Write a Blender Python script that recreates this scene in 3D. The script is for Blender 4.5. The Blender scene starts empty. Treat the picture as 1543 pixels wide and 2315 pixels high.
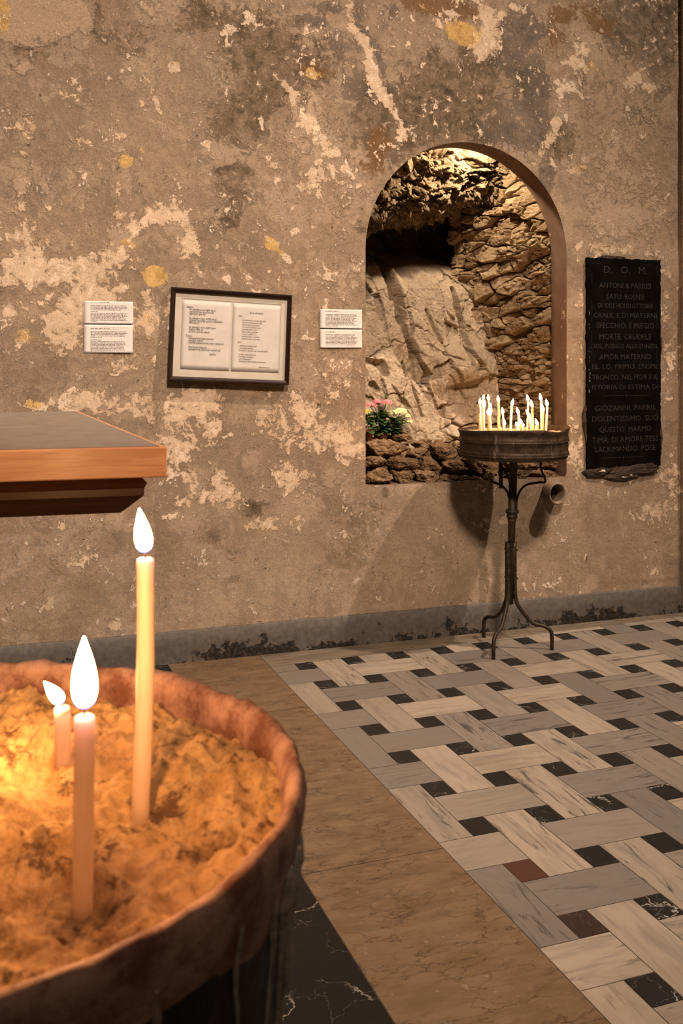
import bpy, bmesh, math, random
import numpy as np
from mathutils import Vector, Matrix, noise as mnoise
random.seed(7); RNG = np.random.default_rng(11)
sc = bpy.context.scene
COL = sc.collection
PI = math.pi

# ------------------------------------------------------------------ survey of the place
FPX, CX, HY, H = 2268.0, 771.5, 800.0, 1.5      # focal length in px, centre column, horizon row, eye height
def cam_ground(x, y, drop):
    d = FPX*drop/(y-HY)
    return np.array([(x-CX)/FPX*d, d])
_p1, _p2 = cam_ground(350, 1503, H), cam_ground(1540, 1383, H)
_w = _p2-_p1
YAW = math.atan2(_w[1], _w[0])
CA, SA = math.cos(YAW), math.sin(YAW)
def rot(p): return np.array([p[0]*CA+p[1]*SA, -p[0]*SA+p[1]*CA])
DC = rot(_p1)[1]                                   # camera to wall
def ground(x, y, z=0.0):                           # point of a level plane -> world
    q = rot(cam_ground(x, y, H-z)); return Vector((q[0], q[1]-DC, z))
def wall_pt(x, y, t=0.0):                          # point of the plane Y = t -> world
    q = rot(np.array([(x-CX)/FPX, 1.0])); s = (DC+t)/q[1]
    return Vector((q[0]*s, t, H+(HY-y)/FPX*s))

# ------------------------------------------------------------------ helpers
def link(o, parent=None):
    COL.objects.link(o)
    if parent is not None: o.parent = parent
    return o
def tag(o, label=None, cat=None, group=None, kind=None):
    if label: o['label'] = label
    if cat: o['category'] = cat
    if group: o['group'] = group
    if kind: o['kind'] = kind
    return o
def empty(name, loc=(0,0,0), rot_=(0,0,0)):
    o = bpy.data.objects.new(name, None); o.empty_display_size = .05
    o.location = loc; o.rotation_euler = rot_
    return link(o)
def mesh_np(name, V, F, mats=(), parent=None, smooth=True, midx=None, loc=None):
    me = bpy.data.meshes.new(name)
    V = np.asarray(V, np.float32).reshape(-1, 3); F = np.asarray(F, np.int32)
    n, k = F.shape
    me.vertices.add(len(V)); me.vertices.foreach_set('co', V.ravel())
    me.loops.add(n*k); me.loops.foreach_set('vertex_index', F.ravel())
    me.polygons.add(n); me.polygons.foreach_set('loop_start', np.arange(0, n*k, k, dtype=np.int32))
    me.update(calc_edges=True); me.validate()
    if smooth: me.polygons.foreach_set('use_smooth', np.ones(n, bool))
    for m in (mats if isinstance(mats, (list, tuple)) else [mats]): me.materials.append(m)
    if midx is not None: me.polygons.foreach_set('material_index', np.asarray(midx, np.int32))
    o = bpy.data.objects.new(name, me)
    if loc is not None: o.location = loc
    return link(o, parent)
def mesh_py(name, V, F, mats=(), parent=None, smooth=False, loc=None, bevel=0, recalc=True):
    bm = bmesh.new()
    vs = [bm.verts.new(v) for v in V]
    for f in F:
        try: bm.faces.new([vs[i] for i in f])
        except ValueError: pass
    if recalc: bmesh.ops.recalc_face_normals(bm, faces=bm.faces)
    if bevel: bmesh.ops.bevel(bm, geom=bm.edges, offset=bevel, segments=2, affect='EDGES', profile=.6)
    me = bpy.data.meshes.new(name); bm.to_mesh(me); bm.free()
    for p in me.polygons: p.use_smooth = smooth
    for m in (mats if isinstance(mats, (list, tuple)) else [mats]): me.materials.append(m)
    o = bpy.data.objects.new(name, me)
    if loc is not None: o.location = loc
    return link(o, parent)
class G:                                            # gathers shapes for ONE mesh
    def __init__(s): s.V = []; s.F = []
    def add(s, V, F):
        n = len(s.V); s.V += [tuple(v) for v in V]; s.F += [tuple(i+n for i in f) for f in F]
    def box(s, a, b):
        x0,y0,z0 = a; x1,y1,z1 = b
        s.add([(x0,y0,z0),(x1,y0,z0),(x1,y1,z0),(x0,y1,z0),(x0,y0,z1),(x1,y0,z1),(x1,y1,z1),(x0,y1,z1)],
              [(0,3,2,1),(4,5,6,7),(0,1,5,4),(1,2,6,5),(2,3,7,6),(3,0,4,7)])
    def lathe(s, prof, seg=32, c=(0,0), wob=None, cap0=True, cap1=True):
        V = []; F = []
        for j,(r,z) in enumerate(prof):
            for i in range(seg):
                a = 2*PI*i/seg; rr, zz = (r, z) if wob is None else wob(r, z, a, j)
                V.append((c[0]+rr*math.cos(a), c[1]+rr*math.sin(a), zz))
        for j in range(len(prof)-1):
            for i in range(seg):
                i2 = (i+1) % seg; F.append((j*seg+i, j*seg+i2, (j+1)*seg+i2, (j+1)*seg+i))
        if cap0: F.append(tuple(reversed(range(seg))))
        if cap1: F.append(tuple((len(prof)-1)*seg+i for i in range(seg)))
        s.add(V, F)
    def tube(s, pts, rad, seg=10, sub=6, flat=1.0, side=None):
        P = [Vector(p) for p in pts]; R = rad if isinstance(rad, (list, tuple)) else [rad]*len(P)
        Q = []; RR = []
        if len(P) > 2 and sub > 1:
            for i in range(len(P)-1):
                p0 = P[max(i-1,0)]; p1 = P[i]; p2 = P[i+1]; p3 = P[min(i+2,len(P)-1)]
                for k in range(sub):
                    t = k/sub
                    Q.append(.5*((2*p1)+(p2-p0)*t+(2*p0-5*p1+4*p2-p3)*t*t+(3*p1-p0-3*p2+p3)*t**3)); RR.append(R[i]*(1-t)+R[i+1]*t)
            Q.append(P[-1]); RR.append(R[-1])
        else: Q, RR = P, R
        n = None; V = []; F = []
        for i, q in enumerate(Q):
            tg = (Q[min(i+1,len(Q)-1)]-Q[max(i-1,0)]).normalized()
            if n is None:
                n = Vector(side) if side else (Vector((0,0,1)) if abs(tg.z) < .9 else Vector((1,0,0)))
            n = (n-tg*n.dot(tg)).normalized(); b = tg.cross(n)
            for k in range(seg):
                a = 2*PI*k/seg; V.append(q+(n*math.cos(a)*flat+b*math.sin(a))*RR[i])
        for i in range(len(Q)-1):
            for k in range(seg):
                k2 = (k+1) % seg; F.append((i*seg+k, i*seg+k2, (i+1)*seg+k2, (i+1)*seg+k))
        F.append(tuple(reversed(range(seg)))); F.append(tuple((len(Q)-1)*seg+k for k in range(seg)))
        s.add(V, F)
    def build(s, name, mat, parent=None, smooth=True, loc=None, bevel=0):
        return mesh_py(name, s.V, s.F, mat, parent, smooth, loc, bevel)
# numpy noise
_T = RNG.random((256, 256))
def vnoise(x, y):
    xi = np.floor(x).astype(int); yi = np.floor(y).astype(int); fx = x-xi; fy = y-yi
    fx = fx*fx*(3-2*fx); fy = fy*fy*(3-2*fy)
    a = _T[xi & 255, yi & 255]; b = _T[(xi+1) & 255, yi & 255]; c = _T[xi & 255, (yi+1) & 255]; d = _T[(xi+1) & 255, (yi+1) & 255]
    return (a*(1-fx)+b*fx)*(1-fy)+(c*(1-fx)+d*fx)*fy
def fbm(x, y, oct=5, gain=.5, off=0.0):
    s = 0; a = 1; n = 0
    for o in range(oct):
        s = s+a*(vnoise(x*2**o+off+17.3*o, y*2**o+off*1.7+9.1*o)-.5); n += a; a *= gain
    return s/n*2
def sstep(a, b, x):
    t = np.clip((x-a)/(b-a), 0, 1); return t*t*(3-2*t)
def grid_faces(nv, nu):
    i = np.arange(nv*nu).reshape(nv, nu)
    return np.stack([i[:-1,:-1], i[:-1,1:], i[1:,1:], i[1:,:-1]], -1).reshape(-1, 4)
def attr(o, name, arr, dom='POINT'):
    a = o.data.attributes.new(name, 'FLOAT', dom); a.data.foreach_set('value', np.asarray(arr, np.float32).ravel())
def stones(x, y, dens, angle, aspect, seed, warp=.02, jitter=1.0, gap=.012, tilt=.25, hgt=.02, deep=.035):
    """irregular stone courses: returns height (metres) and a tone per stone over the points x, y"""
    r = np.random.default_rng(seed)
    ca, sa = math.cos(angle), math.sin(angle)
    xw = x+warp*fbm(x*9, y*9, 3, .5, seed*3.1)+.07*dens*fbm(x*40, y*40, 3, .6, seed); yw = y+warp*fbm(x*9+40, y*9, 3, .5, seed*5.7)+.07*dens*fbm(x*40+9, y*40, 3, .6, seed)
    u = (xw*ca+yw*sa)/aspect; v = -xw*sa+yw*ca
    s = dens
    u0, v0 = u.min()-s, v.min()-s; nu = int((u.max()-u0)/s)+3; nv = int((v.max()-v0)/s)+3
    gu, gv = np.meshgrid(np.arange(nu), np.arange(nv))
    su = u0+(gu+.5*(gv % 2)+jitter*(r.random(gu.shape)-.5))*s; sv = v0+(gv+jitter*.8*(r.random(gu.shape)-.5))*s
    tone = r.random(gu.shape); tu = r.normal(0, tilt, gu.shape); tv = r.normal(0, tilt, gu.shape); hh = r.normal(0, hgt, gu.shape)
    ci = np.floor((u-u0)/s).astype(int); cj = np.floor((v-v0)/s).astype(int)
    best = np.full(u.shape, 9.0); sec = np.full(u.shape, 9.0)
    bi = np.zeros(u.shape, int); bj = np.zeros(u.shape, int)
    for dj in (-2,-1,0,1,2):
        for di in (-2,-1,0,1,2):
            ii = np.clip(ci+di, 0, nu-1); jj = np.clip(cj+dj, 0, nv-1)
            d = np.hypot(u-su[jj,ii], v-sv[jj,ii])
            d = d*(.8+.4*tone[jj,ii])+0*best
            up = d < best
            sec = np.where(up, best, np.minimum(sec, d)); best = np.where(up, d, best)
            bi = np.where(up, ii, bi); bj = np.where(up, jj, bj)
    e = (sec-best)/s
    du = u-su[bj,bi]; dv = v-sv[bj,bi]
    h = hh[bj,bi]+tu[bj,bi]*du+tv[bj,bi]*dv
    g = sstep(0, gap, e)
    h = h+(g-1)*deep
    return h, tone[bj,bi], g

# ------------------------------------------------------------------ node materials
class NT:
    def __init__(s, name):
        s.m = bpy.data.materials.new(name); s.m.use_nodes = True; s.t = s.m.node_tree
        s.b = s.t.nodes['Principled BSDF']; s.out = s.t.nodes['Material Output']
        s.b.inputs['Specular IOR Level'].default_value = .3
    def n(s, typ, **kw):
        x = s.t.nodes.new(typ)
        for k, v in kw.items(): setattr(x, k, v)
        return x
    def l(s, a, b): s.t.links.new(a, b)
    def val(s, sock, v):
        if hasattr(v, 'is_linked') or hasattr(v, 'links'): s.l(v, sock)
        else: sock.default_value = (v+(1,)) if isinstance(v, tuple) and len(v) == 3 and sock.type == 'RGBA' else v
    def obj(s): return s.n('ShaderNodeTexCoord').outputs['Object']
    def uv(s): return s.n('ShaderNodeTexCoord').outputs['UV']
    def at(s, name): return s.n('ShaderNodeAttribute', attribute_name=name).outputs['Fac']
    def map(s, v, scale=(1,1,1), loc=(0,0,0), rot=(0,0,0)):
        m = s.n('ShaderNodeMapping'); s.l(v, m.inputs[0])
        m.inputs['Scale'].default_value = scale; m.inputs['Rotation'].default_value = rot
        s.val(m.inputs['Location'], loc); return m.outputs[0]
    def noise(s, v, scale, detail=4, rough=.55, dist=0.0, col=False):
        x = s.n('ShaderNodeTexNoise'); s.l(v, x.inputs['Vector'])
        x.inputs['Scale'].default_value = scale; x.inputs['Detail'].default_value = detail
        x.inputs['Roughness'].default_value = rough; x.inputs['Distortion'].default_value = dist
        return x.outputs['Color' if col else 'Fac']
    def voro(s, v, scale, feat='F1', out='Distance'):
        x = s.n('ShaderNodeTexVoronoi', feature=feat); s.l(v, x.inputs['Vector']); x.inputs['Scale'].default_value = scale
        return x.outputs[out]
    def math(s, op, a, b=0.0, c=0.0, clamp=False):
        x = s.n('ShaderNodeMath', operation=op, use_clamp=clamp)
        s.val(x.inputs[0], a); s.val(x.inputs[1], b)
        if op in ('MULTIPLY_ADD', 'SMOOTH_MIN'): s.val(x.inputs[2], c)
        return x.outputs[0]
    def ss(s, x, a, b, lo=0.0, hi=1.0):
        r = s.n('ShaderNodeMapRange', interpolation_type='SMOOTHSTEP'); s.val(r.inputs['Value'], x)
        r.inputs['From Min'].default_value = a; r.inputs['From Max'].default_value = b
        r.inputs['To Min'].default_value = lo; r.inputs['To Max'].default_value = hi
        return r.outputs[0]
    def mix(s, f, a, b, mode='MIX'):
        x = s.n('ShaderNodeMix', data_type='RGBA', blend_type=mode)
        s.val(x.inputs[0], f); s.val(x.inputs[6], a); s.val(x.inputs[7], b); return x.outputs[2]
    def bump(s, h, strength=.5, dist=.01, prev=None):
        x = s.n('ShaderNodeBump'); s.val(x.inputs['Height'], h)
        x.inputs['Strength'].default_value = strength; x.inputs['Distance'].default_value = dist
        if prev is not None: s.l(prev, x.inputs['Normal'])
        return x.outputs[0]
    def done(s, color=None, rough=None, normal=None, **kw):
        if color is not None: s.val(s.b.inputs['Base Color'], color)
        if rough is not None: s.val(s.b.inputs['Roughness'], rough)
        if normal is not None: s.l(normal, s.b.inputs['Normal'])
        for k, v in kw.items(): s.val(s.b.inputs[k.replace('_', ' ')], v)
        return s.m

def m_plain(name, col, rough=.6, var=.15, scale=30, bump=.0, bscale=120, **kw):
    n = NT(name); o = n.obj()
    f = n.noise(o, scale, 5)
    c = n.mix(n.ss(f, .3, .7), tuple(x*(1-var) for x in col), tuple(min(1, x*(1+var)) for x in col))
    nm = n.bump(n.noise(o, bscale, 5, .6), bump, .004) if bump else None
    return n.done(c, rough, nm, **kw)

# wall: old plaster in many layers; the layout comes from the fields stored on the wall's vertices
def m_wall():
    n = NT('aged_plaster'); o = n.obj()
    wv = n.n('ShaderNodeVectorMath', operation='ADD'); n.l(o, wv.inputs[0])
    wn = n.n('ShaderNodeVectorMath', operation='SCALE'); n.l(n.noise(o, 7, 3, .6, col=True), wn.inputs[0]); wn.inputs['Scale'].default_value = .10
    n.l(wn.outputs[0], wv.inputs[1]); w = wv.outputs[0]
    big = n.noise(w, 1.6, 5, .6); mid = n.noise(w, 6.5, 8, .66); fine = n.noise(w, 26, 8, .7); grit = n.noise(o, 180, 4, .7)
    streak = n.noise(n.map(w, (1, 1, .35), rot=(0, .5, 0)), 22, 7, .7)
    c = n.mix(n.ss(big, .35, .68), (.245,.178,.122), (.335,.248,.172))
    c = n.mix(n.ss(fine, .40, .66), c, (.225,.165,.118))
    c = n.mix(n.math('MULTIPLY', n.ss(streak, .55, .66), .55), c, (.39,.30,.21))
    pa = n.noise(n.map(w, (1, 1, 1.1), loc=(2.7, 0, 5.1)), 5.0, 10, .72); pb = n.noise(n.map(w, (1.2, 1, .9), loc=(8.3, 0, 1.1)), 9.0, 9, .72)
    c = n.mix(n.math('MULTIPLY', n.ss(pa, .515, .565), .50), c, (.40,.305,.22)); c = n.mix(n.math('MULTIPLY', n.ss(pb, .53, .60), .50), c, (.165,.122,.085))
    def mask(a, k1, k2, wa, e, thr=.5, hardness=.05):
        wa = wa*{'f_light': 1.0, 'f_dark': 1.25, 'f_grey': 1.2, 'f_white': 1.05}.get(a, 1.0)
        s_ = n.math('MULTIPLY_ADD', n.math('SUBTRACT', mid, .5), k1, n.math('MULTIPLY_ADD', n.math('SUBTRACT', fine, .5), k2, n.math('MULTIPLY', n.at(a), wa*1.30)))
        return n.ss(s_, thr-hardness+e, thr+hardness+e)
    mP = mask('f_pink', 1.6, .9, 1.0, 0, .5, .10);  c = n.mix(n.math('MULTIPLY', mP, .9), c, (.405,.30,.215))
    mG = mask('f_grey', 2.2, 1.8, 1.0, 0, .46, .10);  c = n.mix(n.math('MULTIPLY', mG, n.ss(fine, .30, .62, .98, .62)), c, n.mix(n.ss(fine, .35, .65), (.080,.066,.058), (.145,.117,.094)))
    mD = mask('f_dark', 2.2, 2.0, 1.0, 0, .44, .16);  c = n.mix(n.math('MULTIPLY', mD, n.ss(n.noise(w, 16, 8, .72), .36, .62, 1.0, .42)), c, n.mix(n.ss(fine, .35, .65), (.050,.037,.023), (.125,.091,.056)))
    mO = mask('f_rust', 1.9, 1.6, 1.0, 0, .5, .14);  c = n.mix(n.math('MULTIPLY', mO, .8), c, (.155,.080,.030))
    mL = mask('f_light', 2.6, 2.0, 1.0, 0, .46, .035); mL2 = mask('f_light', 2.8, 2.4, 1.0, .25, .46, .04)
    lc = n.mix(n.ss(n.noise(w, 11, 6, .65), .35, .65), (.47,.345,.23), (.58,.445,.31))
    c = n.mix(n.math('MULTIPLY', mL, n.ss(mid, .2, .75, .65, 1.0)), c, lc)
    c = n.mix(n.math('MULTIPLY', mL2, .5), c, (.62,.49,.355))
    mY = mask('f_yellow', 1.3, 1.0, 1.0, 0, .5, .05); c = n.mix(n.math('MULTIPLY', mY, .9), c, n.mix(n.ss(fine, .35, .65), (.42,.26,.085), (.60,.40,.15)))
    mW = mask('f_white', 2.6, 3.0, 1.0, 0, .5, .06); c = n.mix(n.math('MULTIPLY', mW, .85), c, (.66,.54,.42))
    # small flakes and pits everywhere
    sm = n.at('f_smooth'); c = n.mix(n.math('MULTIPLY', sm, .45), c, n.mix(n.ss(big, .38, .62), (.25,.195,.135), (.31,.24,.165)))
    fl = n.noise(n.map(w, (1, 1, .8), loc=(4.2, 0, 1.7)), 30, 7, .72); c = n.mix(n.math('MULTIPLY', n.ss(fl, .645, .665), n.math('MULTIPLY_ADD', sm, -.6, .7)), c, (.56,.43,.31))
    pit = n.noise(n.map(w, loc=(9.1, 0, 3.7)), 38, 6, .7); c = n.mix(n.math('MULTIPLY', n.ss(pit, .66, .70), .75), c, (.085,.06,.04))
    spk = n.ss(grit, .38, .62); c = n.mix(.35, c, n.mix(spk, (.12,.09,.065), (.62,.50,.38)), 'OVERLAY')
    rg = n.at('f_rough'); hgt = n.math('MULTIPLY_ADD', mL, .40, n.math('MULTIPLY_ADD', mP, .45, n.math('MULTIPLY', rg, n.math('MULTIPLY', streak, 1.8))))
    hgt = n.math('MULTIPLY_ADD', fine, n.math('MULTIPLY_ADD', rg, .9, .35), n.math('MULTIPLY_ADD', mid, .9, hgt)); hgt = n.math('MULTIPLY_ADD', grit, .16, hgt); hgt = n.math('SUBTRACT', hgt, n.math('MULTIPLY', n.ss(pit, .64, .72), .8))
    nm = n.bump(hgt, .9, .006)
    return n.done(c, .88, nm, Specular_IOR_Level=.15)
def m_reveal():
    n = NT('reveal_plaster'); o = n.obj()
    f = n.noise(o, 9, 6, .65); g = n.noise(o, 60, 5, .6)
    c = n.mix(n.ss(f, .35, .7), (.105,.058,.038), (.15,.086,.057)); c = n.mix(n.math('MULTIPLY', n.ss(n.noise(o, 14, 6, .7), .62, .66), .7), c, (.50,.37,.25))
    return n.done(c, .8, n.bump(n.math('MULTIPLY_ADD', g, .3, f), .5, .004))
def m_base():
    n = NT('grey_painted_skirting'); o = n.obj(); sep = n.n('ShaderNodeSeparateXYZ'); n.l(o, sep.inputs[0])
    z = sep.outputs['Z']; a = n.noise(o, 13, 8, .68); b = n.noise(n.map(o, loc=(3,1,2)), 2.6, 3, .55)
    e = n.math('MULTIPLY_ADD', b, .30, n.math('MULTIPLY', a, .32))
    chip = n.ss(n.math('SUBTRACT', z, n.math('SUBTRACT', e, .278)), -.004, .002, 1, 0)
    spot = n.ss(n.noise(n.map(o, loc=(7,2,2)), 24, 6, .7), .66, .68)
    chip = n.math('MAXIMUM', chip, spot)
    c = n.mix(n.ss(n.noise(o, 40, 5), .3, .7), (.066,.052,.042), (.095,.077,.061))
    c = n.mix(chip, c, n.mix(n.ss(n.noise(o, 60, 6, .7), .45, .66), (.007,.006,.005), (.05,.034,.024)))
    h = n.math('MULTIPLY_ADD', chip, -1.0, n.math('MULTIPLY', a, .5))
    return n.done(c, .6, n.bump(h, .7, .004))
def m_marble():
    n = NT('white_marble_slab'); u = n.uv(); o = n.obj(); t = n.at('tile')
    st = n.n('ShaderNodeCombineXYZ'); n.l(n.math('MULTIPLY', t, 37.0), st.inputs[0]); n.l(n.math('MULTIPLY', t, 91.0), st.inputs[1])
    p = n.n('ShaderNodeVectorMath', operation='ADD'); n.l(u, p.inputs[0]); n.l(st.outputs[0], p.inputs[1])
    v1 = n.noise(n.map(p.outputs[0], (1.2, 9, 1)), 3.0, 6, .6, .8); v2 = n.noise(n.map(p.outputs[0], (1.0, 7, 1), loc=(5,3,0)), 4.2, 8, .65, 1.2)
    c = n.mix(n.ss(n.math('FRACT', n.math('MULTIPLY', t, 7.13)), 0, 1), (.125,.102,.085), (.265,.208,.155))
    c = n.mix(n.math('MULTIPLY', n.ss(v1, .42, .70), .55), c, (.115,.096,.082))
    sel = n.ss(n.math('FRACT', n.math('MULTIPLY', t, 3.77)), .30, .85, 0, .95)
    c = n.mix(n.math('MULTIPLY', n.ss(v2, .54, .64), sel), c, (.045,.037,.033))
    c = n.mix(n.math('MULTIPLY', n.ss(n.noise(o, 2.2, 5, .6), .5, .75), .4), c, (.14,.10,.062))
    return n.done(c, n.ss(n.noise(o, 20, 4), .3, .7, .34, .5), n.bump(n.noise(o, 150, 3), .06, .002), Specular_IOR_Level=.4)
def m_black(name='black_marble', base=(.010,.009,.008), vein=(.32,.28,.22), thr=.012, sc_=2.2):
    n = NT(name); o = n.obj(); t = n.at('tile')
    st = n.n('ShaderNodeCombineXYZ'); n.l(n.math('MULTIPLY', t, 7.0), st.inputs[0]); n.l(n.math('MULTIPLY', t, 3.0), st.inputs[1])
    p = n.n('ShaderNodeVectorMath', operation='ADD'); n.l(o, p.inputs[0]); n.l(st.outputs[0], p.inputs[1])
    wv = n.n('ShaderNodeVectorMath', operation='MULTIPLY_ADD'); n.l(n.noise(p.outputs[0], 5, 5, .65, col=True), wv.inputs[0]); wv.inputs[1].default_value = (.22,.22,.22); n.l(p.outputs[0], wv.inputs[2])
    d = n.voro(wv.outputs[0], sc_*1.6, 'DISTANCE_TO_EDGE'); d2 = n.voro(wv.outputs[0], sc_*5, 'DISTANCE_TO_EDGE')
    k = n.ss(n.noise(p.outputs[0], 6, 4), .42, .62)
    c = n.mix(n.math('MULTIPLY', n.ss(d, 0, thr, 1, 0), n.math('MULTIPLY', k, .9)), base, vein)
    c = n.mix(n.math('MULTIPLY', n.ss(d2, 0, thr*1.2, 1, 0), n.math('MULTIPLY', k, .22)), c, vein)
    red = n.at('red'); c = n.mix(red, c, (.055,.023,.015))
    return n.done(c, .45, None, Specular_IOR_Level=.18)
def m_brown():
    n = NT('brown_marble_border'); o = n.obj()
    q = n.map(o, (1.0, 2.6, 1.0), rot=(0, 0, .12))
    wv = n.n('ShaderNodeVectorMath', operation='MULTIPLY_ADD'); n.l(n.noise(q, 6, 7, .7, col=True), wv.inputs[0]); wv.inputs[1].default_value = (.24,.24,.24); n.l(q, wv.inputs[2])
    d = n.voro(wv.outputs[0], 8.5, 'DISTANCE_TO_EDGE')
    k = n.ss(n.noise(n.map(o, loc=(4,7,0)), 6, 6, .65), .40, .58)
    c = n.mix(n.ss(n.noise(q, 7, 7, .65), .3, .7), (.092,.054,.027), (.138,.085,.045))
    c = n.mix(n.math('MULTIPLY', n.ss(d, 0, .045, 1, 0), n.math('MULTIPLY', k, .9)), c, (.028,.014,.007))
    c = n.mix(n.math('MULTIPLY', n.ss(n.noise(n.map(o, loc=(1,2,3)), 30, 6, .7), .62, .68), .5), c, (.25,.18,.115))
    return n.done(c, .42, n.bump(n.noise(o, 150, 3), .05, .002), Specular_IOR_Level=.35)
def m_strip():
    n = NT('plain_marble_strip'); o = n.obj()
    c = n.mix(n.ss(n.noise(n.map(o, (1, 4, 1)), 5, 7, .65, .6), .35, .7), (.15,.115,.078), (.085,.062,.042))
    return n.done(c, .45)
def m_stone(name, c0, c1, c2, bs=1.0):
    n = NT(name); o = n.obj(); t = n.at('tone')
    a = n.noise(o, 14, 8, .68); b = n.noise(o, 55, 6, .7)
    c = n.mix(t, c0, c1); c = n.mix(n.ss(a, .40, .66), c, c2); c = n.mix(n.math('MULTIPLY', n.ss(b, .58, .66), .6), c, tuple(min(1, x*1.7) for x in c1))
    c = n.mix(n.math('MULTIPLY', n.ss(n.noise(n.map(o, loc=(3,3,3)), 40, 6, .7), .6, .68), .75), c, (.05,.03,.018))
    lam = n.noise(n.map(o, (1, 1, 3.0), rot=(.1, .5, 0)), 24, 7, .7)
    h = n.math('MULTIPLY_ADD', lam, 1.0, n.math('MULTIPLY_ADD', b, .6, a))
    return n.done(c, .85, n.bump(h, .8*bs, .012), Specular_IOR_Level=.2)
def m_wax(name, col, sss=.6):
    n = NT(name); o = n.obj()
    c = n.mix(n.ss(n.noise(o, 60, 3), .3, .7), tuple(x*.93 for x in col), col)
    n.done(c, .42, None, Specular_IOR_Level=.4)
    tl = n.n('ShaderNodeBsdfTranslucent'); n.l(n.mix(.5, c, (1.0, .84, .64)), tl.inputs['Color']); mx = n.n('ShaderNodeMixShader'); mx.inputs[0].default_value = sss
    n.l(n.b.outputs[0], mx.inputs[1]); n.l(tl.outputs[0], mx.inputs[2]); n.l(mx.outputs[0], n.out.inputs['Surface'])
    return n.m
def m_flame(name, strength, blue=True):
    n = NT(name); h = n.at('h')
    lw = n.n('ShaderNodeLayerWeight'); lw.inputs['Blend'].default_value = .5
    f = n.math('SUBTRACT', 1.0, lw.outputs['Facing'])
    em = n.n('ShaderNodeEmission')
    warm = n.mix(n.ss(f, .1, .6), (1.0, .34, .07, 1), (1.0, .54, .19, 1))
    if blue: warm = n.mix(n.ss(h, .05, .20), (.05, .10, 1.0, 1), warm)
    n.l(warm, em.inputs['Color'])
    k = n.math('MULTIPLY', n.ss(h, .02, .26, .03 if blue else .3, 1.0), n.math('MULTIPLY', n.ss(f, 0, .55, .15, 1.0), n.ss(h, .9, 1.0, 1.0, .5)))
    n.l(n.math('MULTIPLY', k, strength), em.inputs['Strength'])
    tr = n.n('ShaderNodeBsdfTransparent'); mx = n.n('ShaderNodeMixShader')
    n.l(n.math('MULTIPLY', n.ss(f, .0, .35, .15, 1.0), n.ss(h, 0, .25, .55, 1.0)), mx.inputs[0]); n.l(tr.outputs[0], mx.inputs[1]); n.l(em.outputs[0], mx.inputs[2])
    n.l(mx.outputs[0], n.out.inputs['Surface'])
    return n.m
def m_sand(name, c0, c1, dark):
    n = NT(name); o = n.obj()
    a = n.noise(o, 45, 8, .7); b = n.noise(o, 260, 4, .7); d = n.noise(n.map(o, loc=(2,5,1)), 34, 8, .72)
    c = n.mix(n.ss(a, .38, .62), c0, c1); c = n.mix(n.math('MULTIPLY', n.ss(d, .53, .62), .85), c, dark)
    c = n.mix(n.math('MULTIPLY', n.ss(b, .58, .70), .5), c, (.62,.50,.34)); c = n.mix(n.math('MULTIPLY', n.ss(b, .42, .30), .5), c, dark)
    return n.done(c, .9, n.bump(n.math('MULTIPLY_ADD', b, .5, a), .9, .006), Specular_IOR_Level=.2)
def m_rust(name, c0, c1, metal=.2, rough=.55, wax=0.0):
    n = NT(name); o = n.obj(); a = n.noise(o, 24, 8, .7); b = n.noise(o, 90, 6, .7)
    c = n.mix(n.ss(a, .38, .64), c0, c1); c = n.mix(n.math('MULTIPLY', n.ss(b, .6, .68), .5), c, tuple(x*.35 for x in c0))
    if wax:
        w = n.noise(n.map(o, (1, 1, .12)), 22, 6, .65, .4); c = n.mix(n.math('MULTIPLY', n.ss(w, .60, .68), wax), c, (.38,.30,.24))
    return n.done(c, n.ss(a, .3, .7, rough-.12, rough+.12), n.bump(n.math('MULTIPLY_ADD', b, .5, a), .7, .004), Metallic=metal)
def m_wood(name, c0, c1, rough=.28):
    n = NT(name); o = n.obj()
    g = n.noise(n.map(o, (1.2, 9, 14)), 3.5, 7, .6, 1.0); p = n.noise(n.map(o, (2, 30, 60)), 6, 5, .6)
    c = n.mix(n.ss(g, .34, .68), c0, c1); c = n.mix(n.math('MULTIPLY', n.ss(p, .56, .68), .35), c, tuple(x*.4 for x in c0))
    return n.done(c, rough, None, Specular_IOR_Level=.5, Coat_Weight=.3, Coat_Roughness=.2)
def m_leaf(name, c0, c1):
    n = NT(name); o = n.obj(); c = n.mix(n.ss(n.noise(o, 70, 3), .35, .65), c0, c1)
    return n.done(c, .4, n.bump(n.noise(o, 200, 3), .2, .002), Specular_IOR_Level=.45)
def m_paper(name, col):
    n = NT(name); o = n.obj()
    c = n.mix(n.ss(n.noise(o, 14, 5), .35, .7), col, tuple(x*.90 for x in col))
    return n.done(c, .8, n.bump(n.noise(n.map(o, (1, 1, .4)), 22, 4), .25, .004))

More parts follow.
